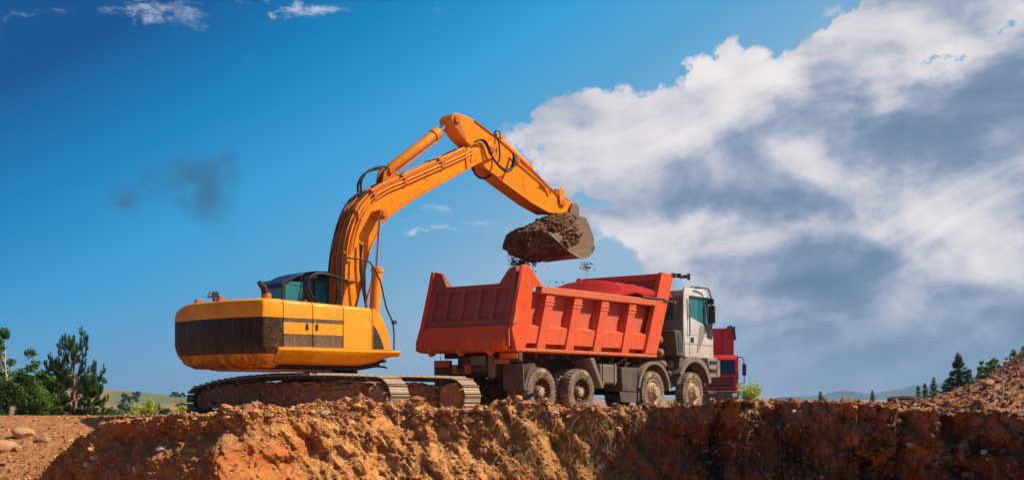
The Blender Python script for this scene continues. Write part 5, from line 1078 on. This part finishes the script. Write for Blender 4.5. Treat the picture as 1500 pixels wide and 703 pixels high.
def build_second_truck():
    O = (10.05, 61.0); yaw = R(-8)                        # faces the camera
    P = thing('red_truck', 'red truck facing us behind the white cab, mostly hidden by it', 'truck', (O[0], O[1], -0.25), yaw, off=(0, 0, 0))
    def add(n, m, mat, **k): return obj(n, m, mat, P, **k)
    m = MB(); m.prism([(0.0, 1.05), (0.0, 1.75), (0.12, 2.60), (0.30, 2.78), (1.9, 2.80), (1.95, 1.05)], -1.25, 1.25, 'x'); cab = add('cab', m, M['redcab'], bevel=0.06, seg=3)
    def cp(n, m, mat, **k): return obj(n, m, mat, cab, loc=(0, 0, 0), **k)
    m = MB(); m.add([(-1.08, -0.012, 1.80), (1.08, -0.012, 1.80), (1.04, 0.095, 2.52), (-1.04, 0.095, 2.52), (-1.08, 0.03, 1.80), (1.08, 0.03, 1.80), (1.04, 0.14, 2.52), (-1.04, 0.14, 2.52)], [(0, 1, 2, 3), (4, 7, 6, 5), (0, 4, 5, 1), (1, 5, 6, 2), (2, 6, 7, 3), (3, 7, 4, 0)]); cp('windscreen', m, M['glass_dark'])
    for z0, z1 in ((1.18, 1.32), (1.37, 1.50), (1.55, 1.66)): m = MB(); m.box(-1.0, 1.0, -0.03, 0.02, z0, z1); cp('grille_bar', m, M['dark'], bevel=0.01)
    m = MB(); m.box(-1.25, 1.25, -0.18, 0.3, 0.35, 1.0); bu = add('bumper', m, M['mudflap'], bevel=0.04)
    for sx in (-1, 1):
        m = MB(); m.box(sx*1.14-0.22*(sx > 0), sx*1.14+0.22*(sx < 0), -0.20, -0.12, 0.68, 0.86); obj('headlight', m, M['lampglass'], bu, loc=(0, 0, 0), bevel=0.02)
        m = MB(); m.box(sx*1.20-0.04, sx*1.20+0.04, -0.02, 0.06, 1.15, 1.55); cp('turn_signal', m, M['orange_lamp'], bevel=0.015)
        m = MB(); m.tube([(sx*1.2, 0.2, 2.68), (sx*1.42, 0.02, 2.66), (sx*1.50, -0.02, 2.50), (sx*1.52, -0.02, 1.40), (sx*1.22, 0.05, 1.30)], 0.025); cp('mirror_arm', m, M['dark'])
        m = MB(); m.box(sx*1.52-0.10, sx*1.52+0.10, -0.06, 0.04, 1.75, 2.32); cp('mirror', m, M['dark'], bevel=0.03)
        for y in (1.3, 3.2, 7.2, 8.6):
            w = tyre_mesh(0.31); w.v = [(sx*(1.22-yy), y+zz*0+x*1.0, 0.58+zz) for x, yy, zz in w.v]; wh = add('wheel', w, M['tyre'], smooth=35)
            r = MB(); r.lathe([(0.34, 0.03), (0.3, 0.1), (0.15, 0.1), (0.14, 0.0), (0, 0.0)], 0, 0, 20); r.v = [(sx*(1.22-yy), y+x, 0.58+zz) for x, yy, zz in r.v]; obj('rim', r, M['rim'], wh, loc=(0, 0, 0))
    m = MB(); m.prism([(2.3, 1.4), (2.05, 4.25), (8.9, 4.0), (9.2, 1.4)], -1.18, -1.10, 'x'); m.prism([(2.3, 1.4), (2.05, 4.25), (8.9, 4.0), (9.2, 1.4)], 1.02, 1.10, 'x'); m.box(-1.18, 1.10, 2.15, 2.25, 1.4, 4.22); m.box(-1.18, 1.1, 2.2, 9.2, 1.35, 1.45); m.box(-1.18, 1.1, 9.1, 9.2, 1.4, 3.9); bd = add('dump_body', m, M['redcab'], bevel=0.02)
    for x in (-0.7, -0.05, 0.6): m = MB(); m.box(x-0.05, x+0.05, 2.06, 2.15, 1.45, 4.15); obj('rib', m, M['redcab'], bd, loc=(0, 0, 0), bevel=0.01)
    m = MB(); m.tube([(0.75, 2.1, 4.22), (0.95, 2.0, 4.32), (1.1, 2.0, 4.18), (1.16, 2.05, 3.6)], 0.06); m.box(0.92, 1.16, 1.98, 2.12, 4.1, 4.3); obj('tarp_roller', m, M['dark'], bd, loc=(0, 0, 0))
    m = MB(); m.box(-0.5, -0.4, 0.3, 9.0, 0.9, 1.2); m.box(0.4, 0.5, 0.3, 9.0, 0.9, 1.2); m.box(-1.1, 1.1, 1.3, 2.0, 0.5, 1.1); add('chassis', m, M['chassis'])
build_second_truck()

# ------------------------------------------------------------------ plants
def quads(C, size, elong=1.6, tilt=None):
    n = len(C); u = rng.standard_normal((n, 3)); u /= np.linalg.norm(u, axis=1)[:, None]
    if tilt is not None: u = u*(1-tilt)+np.array([0, 0, 1])*tilt*rng.uniform(0.3, 1, (n, 1)); u /= np.linalg.norm(u, axis=1)[:, None]
    t = rng.standard_normal((n, 3)); v = np.cross(u, t); v /= np.linalg.norm(v, axis=1)[:, None]
    s = size*rng.uniform(0.6, 1.4, (n, 1)); a, b = u*s*elong*0.5, v*s*0.5
    V = np.stack([C-a, C+b*0.8, C+a, C-b*0.8], 1).reshape(-1, 3); F = np.arange(4*n).reshape(n, 4); return V, F
def child_np(name, V, F, mat, parent, kind=None):
    o = np_mesh(name, V, F, mat, kind, smooth=False); o.parent = parent; return o
def broadleaf(loc, h, spread, label, cat='tree', name='broadleaf_tree', nl=2600, leaf=0.07, mat='leaf', bark='bark', group=None, low=0.25, n_cl=22, cr=0.16, seed=1, shape=1.0):
    global rng
    rs = np.random.default_rng(seed); t = thing(name, label, cat, loc, 0, group)
    m = MB(); lean = rs.normal(0, 0.05, 2)
    tr = [(lean[0]*q*h+0.02*math.sin(q*7), lean[1]*q*h, q*h*0.92) for q in np.linspace(0, 1, 7)]
    m.tube(tr, [max(0.006, 0.02*h*(1-q)**1.1+0.004) for q in np.linspace(0, 1, 7)], 7)
    cs = []
    for k in range(n_cl):
        q = low+(1-low)*(k+rs.uniform(0, 1))/n_cl; a = rs.uniform(0, 2*math.pi); rr = spread*(math.sin(math.pi*min(1, (1-q)*0.8+0.18))**shape)*rs.uniform(0.35, 1.05)
        b = Vector((lean[0]*q*h*0.8, lean[1]*q*h*0.8, q*h*0.72)); e = Vector((b.x+rr*math.cos(a), b.y+rr*math.sin(a), q*h*0.98)); cs.append((np.array(e), cr*h*rs.uniform(0.5, 1.1)))
        mid = b.lerp(e, 0.5)+Vector((0, 0, -0.04*h)); m.tube([b, mid, e], [0.008*h*(1-q)+0.004, 0.005*h*(1-q)+0.003, 0.002], 5)
    cs.append((np.array(tr[-1]), cr*h*0.5))
    obj('trunk', m, M[bark], t, loc=(0, 0, 0), smooth=80)
    C = []
    for c, r in cs:
        n = int(nl/len(cs)); d = rs.standard_normal((n, 3)); d /= np.linalg.norm(d, axis=1)[:, None]; C.append(c+d*(r*rs.uniform(0.15, 1, (n, 1))**0.6)*np.array([1, 1, 0.8]))
    C = np.vstack(C); C[:, 2] = np.maximum(C[:, 2], 0.03); V, F = quads(C, leaf, 1.5); child_np('crown', V, F, M[mat], t); return t
def shrub(loc, h, spread, label, mat='leaf_yellow', nl=1500, seed=1, leaf=0.05, name='shrub', group=None, stems=16):
    rs = np.random.default_rng(seed); t = thing(name, label, 'shrub', loc, 0, group); m = MB(); C = []
    for k in range(stems):
        a = rs.uniform(0, 2*math.pi); r = spread*rs.uniform(0.1, 1); hh = h*rs.uniform(0.55, 1.0)*(1-0.25*(r/spread)); e = np.array([r*math.cos(a), r*math.sin(a), hh]); pts = [tuple(e*np.array([q**1.4, q**1.4, q])) for q in np.linspace(0, 1, 5)]; m.tube(pts, [0.012*h, 0.01*h, 0.007*h, 0.005*h, 0.002*h], 4)
        n = nl//stems; q = rs.uniform(0.15, 1, (n, 1)); C.append(e*np.hstack([q**1.4, q**1.4, q])+rs.normal(0, 0.055*h, (n, 3)))
    obj('stem', m, M['bark'], t, loc=(0, 0, 0))['kind'] = 'stuff'
    C = np.vstack(C); C[:, 2] = np.maximum(C[:, 2], 0.01); V, F = quads(C, leaf, 2.2, 0.5); child_np('foliage', V, F, M[mat], t); return t
def needles_on(lines, dens, ln, wd, rs, up=0.35):
    Vs = []
    for p0, p1, k in lines:
        p0, p1 = np.array(p0), np.array(p1); L_ = np.linalg.norm(p1-p0); n = max(3, int(L_*dens*k)); d = (p1-p0)/max(L_, 1e-6)
        q = rs.uniform(0, 1, (n, 1)); base = p0+(p1-p0)*q; r = rs.standard_normal((n, 3)); r -= (r@d)[:, None]*d; r /= np.linalg.norm(r, axis=1)[:, None]
        dr = r*0.85+d*0.55; dr /= np.linalg.norm(dr, axis=1)[:, None]; s = np.cross(dr, d); s /= np.linalg.norm(s, axis=1)[:, None]+1e-9; l_ = ln*rs.uniform(0.6, 1.15, (n, 1))
        Vs.append(np.stack([base-s*wd, base+s*wd, base+dr*l_], 1).reshape(-1, 3))
    V = np.vstack(Vs); return V, np.arange(len(V)).reshape(-1, 3)
def pine(loc, h, spread, label, seed=2, mat='needle', group=None, dens=520, ln=0.07, wd=0.007, whorls=6):
    """young pine: a few whorls of long branches that sweep up into separate candles"""
    rs = np.random.default_rng(seed); t = thing('pine_tree', label, 'tree', loc, 0, group); m = MB(); lines = []
    m.tube([(0, 0, 0), (0.01, 0, h*0.5), (0, 0, h)], [0.022*h, 0.014*h, 0.003*h], 7)
    lines += [((0, 0, h*0.55), (0, 0, h*0.86), 0.8), ((0, 0, h*0.86), (0, 0, h), 1.1)]
    for k in range(whorls):
        q = 0.08+0.72*k/(whorls-1); nb = 9 if k < 3 else 5; R_ = spread*(1-q)**0.75+0.03
        for j in range(nb):
            a = 2*math.pi*(j+0.5*(k % 2))/nb+rs.normal(0, 0.25); r = R_*rs.uniform(0.45, 1.1); z0 = q*h; rise = h*rs.uniform(0.16, 0.34)*(1.0 if k > 1 else 0.75)
            pts = [(r*x*math.cos(a), r*x*math.sin(a), z0+rise*y) for x, y in ((0, 0), (0.5, 0.08), (0.85, 0.32), (0.97, 0.62), (1.0, 1.0))]
            m.tube(pts, [0.008*h, 0.006*h, 0.005*h, 0.004*h, 0.002*h], 5)
            for i in range(1, 4): lines.append((pts[i], pts[i+1], 0.55 if i == 1 else 1.0))
            for i, c_ in ((1, 3), (2, 3), (3, 3)):           # side candles, also turned up
                for s_ in range(c_):
                    p = np.array(pts[i]); aa = a+rs.uniform(-1.6, 1.6); l_ = (0.055 if i < 3 else 0.04)*h*rs.uniform(0.6, 1.2)
                    e1 = p+np.array([l_*math.cos(aa)*0.8, l_*math.sin(aa)*0.8, l_*0.5]); e2 = e1+np.array([0.15*l_*math.cos(aa), 0.15*l_*math.sin(aa), l_*rs.uniform(0.8, 1.5)]); lines.append((p, e1, 0.8)); lines.append((e1, e2, 1.1))
    obj('trunk', m, M['bark_red'], t, loc=(0, 0, 0), smooth=80); V, F = needles_on(lines, dens, ln, wd, rs); child_np('crown', V, F, M[mat], t); return t
def spruce(loc, h, spread, label, seed=3, mat='needle_dark', group=None, dens=90, ln=0.11, wd=0.014, levels=13):
    rs = np.random.default_rng(seed); t = thing('spruce_tree', label, 'tree', loc, 0, group); m = MB(); m.tube([(0, 0, 0), (0, 0, h*0.96)], [0.02*h, 0.004*h], 6); lines = [((0, 0, h*0.8), (0, 0, h), 1.0)]
    for k in range(levels):
        q = 0.06+0.88*(k+rs.uniform(-0.3, 0.3))/(levels-1); q = min(q, 0.95); nb = 10; R_ = spread*(1-q)**0.85+0.02
        for j in range(nb):
            a = 2*math.pi*j/nb+k*0.7+rs.normal(0, 0.2); r = R_*rs.uniform(0.45, 1.2); z0 = q*h+rs.normal(0, 0.02*h); e = (r*math.cos(a), r*math.sin(a), z0+r*rs.uniform(-0.1, 0.75)); lines.append(((0, 0, z0), e, 1.0))
            for s_ in (-1, -0.3, 0.5, 1):
                p = np.array([0, 0, z0])+(np.array(e)-np.array([0, 0, z0]))*0.55; aa = a+s_*0.7; lines.append((p, p+np.array([0.35*r*math.cos(aa), 0.35*r*math.sin(aa), 0.06*r]), 0.9))
    obj('trunk', m, M['bark'], t, loc=(0, 0, 0)); V, F = needles_on(lines, dens, ln*h/2, wd*h/2, rs); child_np('crown', V, F, M[mat], t); return t
def at_px(px, d): return (px-750)/1790*d
def gz(x, y): return ground_z(x, y) if y < 35.5 else -0.008*max(0, y-40)-0.035*max(0, min(y-30, 200))*float(sstep(-x, 0.0, 7.0))
def place(px, d): x = at_px(px, d); return (x, d, gz(x, d)-0.03)
broadleaf(place(12, 34.0), 2.50, 0.75, 'thin pale-trunked leafy tree at the far left edge of the dirt', nl=3000, leaf=0.062, bark='bark_pale', seed=4, n_cl=26, cr=0.085, low=0.25)
broadleaf(place(-22, 35.5), 2.05, 0.9, 'leafy tree cut by the left edge of the photo', nl=2600, leaf=0.065, seed=9, n_cl=22, cr=0.11)
broadleaf(place(30, 34.0), 1.15, 0.70, 'low dark green bush under the pale-trunked tree', 'bush', 'bush', nl=3600, leaf=0.055, seed=5, low=0.1, n_cl=24, cr=0.22)
broadleaf(place(52, 34.5), 1.32, 0.55, 'bright green leafy bush left of the young pine', 'bush', 'bush', nl=4200, leaf=0.055, mat='leaf_fresh', seed=6, low=0.08, n_cl=26, cr=0.17)
broadleaf(place(4, 33.5), 1.0, 0.55, 'low green bush at the left edge of the photo', 'bush', 'bush', nl=2800, leaf=0.055, mat='leaf', seed=8, low=0.1, n_cl=20, cr=0.22)
broadleaf(place(70, 33.6), 0.75, 0.40, 'small leafy bush at the foot of the pine', 'bush', 'bush', nl=2200, leaf=0.045, mat='leaf_fresh', seed=18, low=0.1, n_cl=18, cr=0.2)
pine(place(108, 35.0), 2.42, 1.05, 'young pine with upright candle shoots on the left horizon', seed=2)
pine(place(132, 34.5), 1.15, 0.5, 'small pine beside the tall young pine, towards the hill', seed=12, mat='needle', whorls=4)
pine(place(80, 38.0), 1.9, 0.75, 'dark pine half hidden behind the young pine', seed=22, mat='needle_dark', whorls=5)
shrub(place(215, 38.0), 0.80, 0.42, 'yellow-green wispy shrub in front of the distant hill', seed=3, nl=1800, leaf=0.035)
shrub(place(264, 36.0), 0.48, 0.22, 'bright yellow-green tuft just left of the excavator track', seed=4, nl=1200, leaf=0.032)
shrub(place(196, 36.0), 0.35, 0.25, 'low yellow-green tuft left of the wispy shrub', seed=14, nl=800, leaf=0.03)
shrub(place(1098, 44.0), 1.12, 0.50, 'bright yellow-green shrub right of the red truck', seed=5, nl=3000, leaf=0.045, stems=26)
shrub((at_px(988, 46), 46.0, -0.05), 0.6, 0.5, 'pale shrub seen through the gap between the truck wheels', seed=7, nl=700, leaf=0.04)
for k, (px, d, h, sp, lab) in enumerate(((1202, 60, 0.75, 0.28, 'tiny dark spruce standing alone right of the yellow-green shrub'), (1278, 60, 0.80, 0.20, 'narrow little spruce left of the dark log'),
        (1345, 46, 0.85, 0.22, 'leftmost of three small pale spruces beyond the log'), (1355, 48, 0.95, 0.22, 'middle of three small pale spruces beyond the log'), (1368, 42, 1.05, 0.25, 'pointed spruce, tallest of the three beyond the log'),
        (1404, 33, 1.42, 0.42, 'dark spruce, tallest tree at the foot of the dirt mound'), (1388, 34, 0.75, 0.35, 'low dark spruce left of the tallest one by the mound'), (1420, 33, 0.98, 0.28, 'spruce just right of the tallest one by the mound'))):
    x = at_px(px, d); spruce((x, d, {60: -0.05, 46: 0.02, 48: 0.02, 42: 0.05, 33: 0.22, 34: 0.22}[d]), h, sp, lab, seed=20+k, mat='needle_dark' if k in (0, 1, 5, 6) else 'needle', dens=150, levels=12)
for k, (px, d, top, h, sp, lab) in enumerate(((1438, 29, 527, 1.0, 0.34, 'thin green sapling left of the dense clump on the mound'), (1447, 29, 531, 0.9, 0.42, 'green sapling in the middle of the mound slope'), (1456, 28.5, 524, 1.0, 0.45, 'bushy green sapling on the upper mound slope'),
        (1474, 27, 524, 0.6, 0.09, 'small dark sapling near the top of the mound'), (1485, 27, 511, 0.9, 0.25, 'sapling on top of the dirt mound'), (1500, 27, 505, 0.9, 0.22, 'sapling at the right edge, on top of the mound'))):
    spruce((at_px(px, d), d, CAMZ+(580-top)/1790*d-h), h, sp, lab, seed=40+k, mat='needle_fresh', dens=230, levels=8+k % 3)
# distant trees on the hill and in the dip before it
rs_ = np.random.default_rng(5)
for k, (px, d, h, w) in enumerate(((112, 560, 7.5, 3.2), (121, 565, 6.5, 3.0), (130, 568, 7.2, 2.8), (138, 570, 6.2, 2.6), (147, 572, 6.5, 2.2), (104, 560, 7, 3), (94, 555, 7.5, 3.4), (70, 520, 9, 3.4), (84, 540, 8.5, 3.2))):
    x = at_px(px, d); broadleaf((x, d, float(hill_z(x, d))), h, w, ('dark tree second from the right in the clump on the hill crest' if px == 138 else 'rightmost dark tree of the clump on the hill crest, standing slightly apart' if px == 147 else 'dark round tree in the clump on the crest of the distant hill'), nl=500, leaf=1.1, mat='leaf_far', seed=60+k, n_cl=9, cr=0.24, group='trees in the clump on the hill crest')
for k, (px, d, h, w) in enumerate(((183, 520, 3.6, 1.8), (195, 515, 5.2, 3.0), (178, 490, 2.2, 1.4))):
    x = at_px(px, d); broadleaf((x, d, float(hill_z(x, d))), h, w, ('small lone bush on the brown hillside', 'largest lone tree on the brown hillside', 'low dark bush below the lone trees on the hillside')[k], nl=400, leaf=0.8, mat='leaf_far', seed=80+k, n_cl=8, cr=0.26)
for k, px in enumerate((252, 256, 261, 266, 269, 259)):
    d = 590; x = at_px(px, d); broadleaf((x, d, float(hill_z(x, d))), 2.2, 1.0, 'tiny tree in the row on the hill skyline', nl=140, leaf=0.6, mat='leaf_far', seed=90+k, n_cl=5, cr=0.3, group='trees in a row on the hill skyline')
for k, (px, d, h, w) in enumerate(((152, 150, 2.2, 1.6), (162, 165, 2.6, 1.8), (172, 155, 2.3, 1.5), (181, 150, 3.3, 1.7), (189, 160, 2.9, 1.6), (205, 150, 2.2, 1.5), (231, 145, 3.6, 1.1), (239, 150, 2.5, 1.3), (246, 150, 3.0, 1.2), (270, 140, 3.6, 1.4), (279, 140, 3.0, 1.4), (142, 150, 2.4, 1.6), (120, 140, 3.0, 1.8), (92, 140, 4.0, 1.6), (100, 130, 3.2, 1.6), (64, 120, 3.6, 1.6))):
    x = at_px(px, d); broadleaf((x, d, -4.6+rs_.uniform(-0.2, 0.2)), h*0.72+1.5, w*0.85, 'grey-green tree in the band at the foot of the distant hill', nl=420, leaf=0.28, mat='leaf_far', seed=110+k, n_cl=10, cr=0.2, group='trees at the foot of the distant hill', low=0.15)

# ------------------------------------------------------------------ clods, stones and roots
def bank_points(n, xr, rows, wfun=None, rs=rng):
    """random points on the bank mesh inside column and row ranges"""
    xs = BX[0]; js = np.where((xs > xr[0]) & (xs < xr[1]))[0]; j = rs.choice(js, n); i = rs.integers(rows[0], rows[1], n); return np.stack([BX[i, j], BY[i, j], BZ[i, j]], 1)
LIP = BR0+BNF-1
def rubble(name, groups, mat, kind='stuff', seed=1):
    rs = np.random.default_rng(seed); Vs = []; Fs = []; o = 0
    for n, xr, rows, r0, r1, sink in groups:
        Pn = bank_points(n, xr, rows, rs=rs); r = r0*(r1/r0)**(rs.uniform(0, 1, n)**2.2)
        A = rs.uniform(0, 2*math.pi, n); sc = rs.uniform(0.45, 1.35, (n, 3))*r[:, None]; sc[:, 2] *= 0.75
        J = ICO[None]*np.clip(1+0.36*rs.standard_normal((n, 12, 1)), 0.35, 1.7); J = J*sc[:, None, :]; c, s = np.cos(A)[:, None], np.sin(A)[:, None]
        X = J[:, :, 0]*c-J[:, :, 1]*s; Y = J[:, :, 0]*s+J[:, :, 1]*c; J = np.stack([X, Y, J[:, :, 2]], 2)+Pn[:, None, :]+np.array([0, 0, 1])*(r*sink)[:, None, None]
        Vs.append(J.reshape(-1, 3)); F = np.array(ICOF)[None]+(np.arange(n)*12)[:, None, None]+o; Fs.append(F.reshape(-1, 3)); o += n*12
    ob = np_mesh(name, np.vstack(Vs), np.vstack(Fs), M[mat], kind, smooth=False); return ob
T0 = LIP; 
o = rubble('rubble', [(7500, (-6.4, 1.6), (T0-16, T0+40), 0.010, 0.060, 0.15), (3600, (-5.8, 2.0), (T0-120, T0-12), 0.008, 0.05, 0.0), (420, (-4.8, 1.6), (T0-8, T0+20), 0.03, 0.10, 0.1)], 'clod', seed=3)
tag(o, 'loose orange-brown clods and gravel along the lip of the cut under the machines', 'rubble', kind='stuff')
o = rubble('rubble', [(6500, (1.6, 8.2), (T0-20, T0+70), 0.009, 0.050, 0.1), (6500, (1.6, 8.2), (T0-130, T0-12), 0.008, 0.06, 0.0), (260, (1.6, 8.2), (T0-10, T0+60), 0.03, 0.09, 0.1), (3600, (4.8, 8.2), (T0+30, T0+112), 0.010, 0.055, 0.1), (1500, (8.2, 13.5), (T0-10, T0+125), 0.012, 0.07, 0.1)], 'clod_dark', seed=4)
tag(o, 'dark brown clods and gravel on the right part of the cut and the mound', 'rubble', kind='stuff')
o = rubble('rubble', [(3800, (-12, -6.2), (T0, T0+110), 0.010, 0.050, 0.25), (700, (-8, -5.0), (T0-120, T0), 0.012, 0.06, 0.05)], 'clod', seed=5)
tag(o, 'small reddish clods scattered over the dirt ramp at the left', 'rubble', kind='stuff')
o = rubble('pebbles', [(420, (-6.6, 7.8), (T0-120, T0+30), 0.012, 0.038, 0.1), (160, (1.2, 7.8), (T0-130, T0-20), 0.012, 0.03, 0.1)], 'stone', seed=6)
tag(o, 'pale pebbles showing in the face and lip of the cut', 'pebbles', kind='stuff')

def stone(px, py, d, r, label, mat='stone', seed=1, flat=0.7, group=None, name='stone', ext=(1.0, 1.0)):
    """a stone whose centre is seen at (px, py) from the camera when it lies d metres away"""
    V, F = lump((0, 0, 0), (1, 1, 1), 0, seed, 4, 0.07, 2.4); rs = np.random.default_rng(seed*7+1)
    for _ in range(11):
        nv = rs.standard_normal(3); nv /= np.linalg.norm(nv); dd = rs.uniform(0.62, 0.88); ex = np.clip(V@nv-dd, 0, None); V = V-ex[:, None]*nv
    V = V*np.array([r*ext[0], r*ext[1], r*flat]); Rz = Matrix.Rotation(seed*1.3, 3, 'Z')
    rr = np.array(Rz); V = V@rr.T; o = np_mesh(name, V, F, M[mat], None, smooth=True); o.data.set_sharp_from_angle(angle=R(28))
    o.location = (at_px(px, d), d, CAMZ+(580-py)/1790*d); return tag(o, label, 'stone', group)
# ray helper: distance at which the built bank is met in the direction of a photo pixel
from mathutils.bvhtree import BVHTree
_bk = bpy.data.objects['excavated_bank']; BVH = BVHTree.FromPolygons([v.co for v in _bk.data.vertices], [p.vertices for p in _bk.data.polygons])
def hit(px, py):
    d = Vector(((px-750)/1790, 1.0, (580-py)/1790)).normalized(); h = BVH.ray_cast(Vector((0, 0, CAMZ)), d, 60.0); return h[0]
STONES = [
 (33, 637, 0.24, 'large tan boulder on the dirt ramp at the far left', 'stone_tan'), (62, 643, 0.17, 'flat tan stone just right of the large boulder', 'stone_tan'),
 (2, 656, 0.26, 'yellowish boulder cut by the left edge of the photo', 'stone_tan'), (25, 656, 0.10, 'reddish stone below the large tan boulder', 'clod'),
 (137, 669, 0.085, 'pale grey stone low in the shaded left face', 'stone_grey'), (128, 681, 0.11, 'whitish flat stone below the pale grey stone in the shaded face', 'stone_grey'), (115, 672, 0.06, 'small white stone left of the pale grey stone in the shaded face', 'stone'),
 (237, 657, 0.11, 'grey angular stone in the shaded face, right of the others', 'stone_grey'), (294, 641, 0.10, 'rounded orange stone on the lip left of the track', 'stone_tan'), (350, 628, 0.09, 'pale stone in the hollow below the left end of the track', 'stone'),
 (372, 604, 0.13, 'big brown clod on the lip in front of the track', 'clod'), (345, 612, 0.12, 'dark brown clod left of the biggest one before the track', 'clod_dark'), (476, 606, 0.10, 'pale round stone under the middle of the track', 'stone'), (455, 603, 0.09, 'light clod left of the pale round stone', 'clod'),
 (523, 594, 0.09, 'rounded reddish stone leaning at the sprocket', 'clod'), (546, 593, 0.10, 'upright pointed clod against the track shoes', 'clod'), (497, 597, 0.13, 'flat light clod left of the sprocket stone', 'clod'), (612, 602, 0.13, 'rounded pinkish clod between the two tracks', 'clod'),
 (700, 598, 0.12, 'round clod right of the far track end', 'clod'), (724, 592, 0.10, 'top clod of the small pile behind the truck', 'clod'), (736, 597, 0.09, 'brown stone at the right of the small pile behind the truck', 'clod_dark'), (716, 603, 0.10, 'left clod of the small pile behind the truck', 'clod'), (730, 607, 0.09, 'lowest clod of the small pile behind the truck', 'clod'),
 (812, 606, 0.09, 'pale flat stone under the second rear wheel', 'stone'), (770, 622, 0.08, 'small pale stone in the face below the rear wheels', 'stone'), (862, 608, 0.09, 'brown clod in front of the rear wheel', 'clod'), (1342, 599, 0.085, 'yellowish stone below the log on the right lip', 'stone'), (1316, 617, 0.12, 'olive-tan round stone set in the right face', 'stone_tan'),
 (1336, 652, 0.11, 'white broken stone in the middle of the right face', 'stone_grey'), (1442, 662, 0.085, 'slanted grey stone in the dark right corner', 'stone_grey'), (1447, 672, 0.05, 'small pale stone under the slanted grey one', 'stone'), (1164, 603, 0.065, 'small grey stone high in the right face', 'stone_grey'),
 (1414, 562, 0.17, 'large brown boulder at the foot of the mound by the spruces', 'clod'), (1449, 562, 0.15, 'dark boulder on the mound slope', 'clod_dark'), (1467, 583, 0.06, 'pinkish stone at the foot of the white root', 'stone'), (1400, 688, 0.07, 'grey stone near the bottom of the right face', 'stone_grey'), (1205, 698, 0.06, 'pinkish stone at the bottom of the right face', 'stone')]
for k, (px, py, r, lab, mt) in enumerate(STONES):
    h = hit(px, py+2)
    if h is None: continue
    d = min(h.y, 26.0); stone(px, py, d-r*0.1, r*d/21.0*0.85, lab, mt, seed=k+1, flat=0.72, ext=(1.15, 0.9))
# log, plank and bare roots lying about
m = MB(); yb = max(np.arange(16.5, 30, 0.3), key=lambda y_: (gz(at_px(1326, y_), y_)-CAMZ)/y_); x0, x1 = at_px(1300, yb), at_px(1352, yb); zz = max(gz(x_, yb) for x_ in np.linspace(x0, x1, 7)); m.tube(spline([(x0, yb, zz+0.02), ((x0+x1)/2, yb-0.05, zz+0.045), (x1, yb, zz+0.025)], 4), [0.04, 0.05, 0.052, 0.05, 0.05, 0.048, 0.045, 0.04, 0.03], 9)
o = obj('log', m, M['darkwood']); tag(o, 'long dark log lying on the lip of the right bank', 'log')
h = hit(755, 600); m = MB(); m.prism([(-0.36, -0.16), (0.0, 0.04), (0.30, 0.19), (0.34, 0.13), (0.02, -0.04), (-0.30, -0.22)], -0.1, 0.1)
o = obj('plank', m, M['black'], bevel=0.01); o.location = (at_px(757, 21.9), 21.9, CAMZ+(580-589)/1790*21.9); tag(o, 'dark slanting board sticking out of the rubble by the rear wheel', 'board')
h = hit(1466, 584)
if h:
    m = MB(); m.tube([(0, 0, -0.05), (0.02, 0, 0.10), (0.01, 0, 0.25)], [0.018, 0.015, 0.012], 6); m.tube([(0.01, 0, 0.24), (-0.06, 0.0, 0.30), (-0.10, 0, 0.30)], [0.012, 0.009, 0.004], 5); m.tube([(0.01, 0, 0.24), (0.07, 0, 0.31), (0.10, 0, 0.36)], [0.012, 0.009, 0.004], 5)
    o = obj('root', m, M['stone_grey']); o.location = (h.x, h.y-0.03, h.z); tag(o, 'white forked root standing on the mound slope', 'root')
def roots(name, n, xr, rows, mat, lab, seed, L=(0.06, 0.38)):
    rs = np.random.default_rng(seed); Pn = bank_points(n, xr, rows, rs=rs); m = MB()
    for p in Pn:
        l_ = rs.uniform(*L); dx, dy = rs.normal(0, 0.35), -abs(rs.normal(0.12, 0.08)); k = 5; pts = []
        for q in np.linspace(0, 1, k): pts.append((p[0]+dx*l_*q+0.02*rs.normal(), p[1]+dy*q-0.03, p[2]+0.02-l_*q**1.3*0.9+0.012*rs.normal()))
        m.tube(pts, [0.0030, 0.0028, 0.0024, 0.002, 0.001], 3, caps=False)
    o = np_mesh(name, m.v, np.array(m.f), M[mat], 'stuff', smooth=False); tag(o, lab, 'roots', kind='stuff'); return o
roots('dry_roots', 700, (-0.3, 2.6), (T0-75, T0-4), 'straw', 'straw-coloured roots hanging down the lit face below the truck', 3)
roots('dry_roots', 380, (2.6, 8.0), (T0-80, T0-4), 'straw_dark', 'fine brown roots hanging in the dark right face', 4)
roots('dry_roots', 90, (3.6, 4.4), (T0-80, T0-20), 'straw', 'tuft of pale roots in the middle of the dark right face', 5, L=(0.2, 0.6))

# ------------------------------------------------------------------ air
m = MB(); m.box(-5200, 5200, -400, 5200, -27.0, 92.0)
hz_m = bpy.data.materials.new('air'); hz_m.use_nodes = True; T = NT(hz_m.node_tree)
T.n('ShaderNodeOutputMaterial', {1: T.n('ShaderNodeVolumePrincipled', {'Color': (0.42, 0.66, 0.95), 'Density': 0.00014, 'Anisotropy': 0.2}).outputs[0]})
o = obj('haze', m, hz_m, smooth=None); o['kind'] = 'stuff'
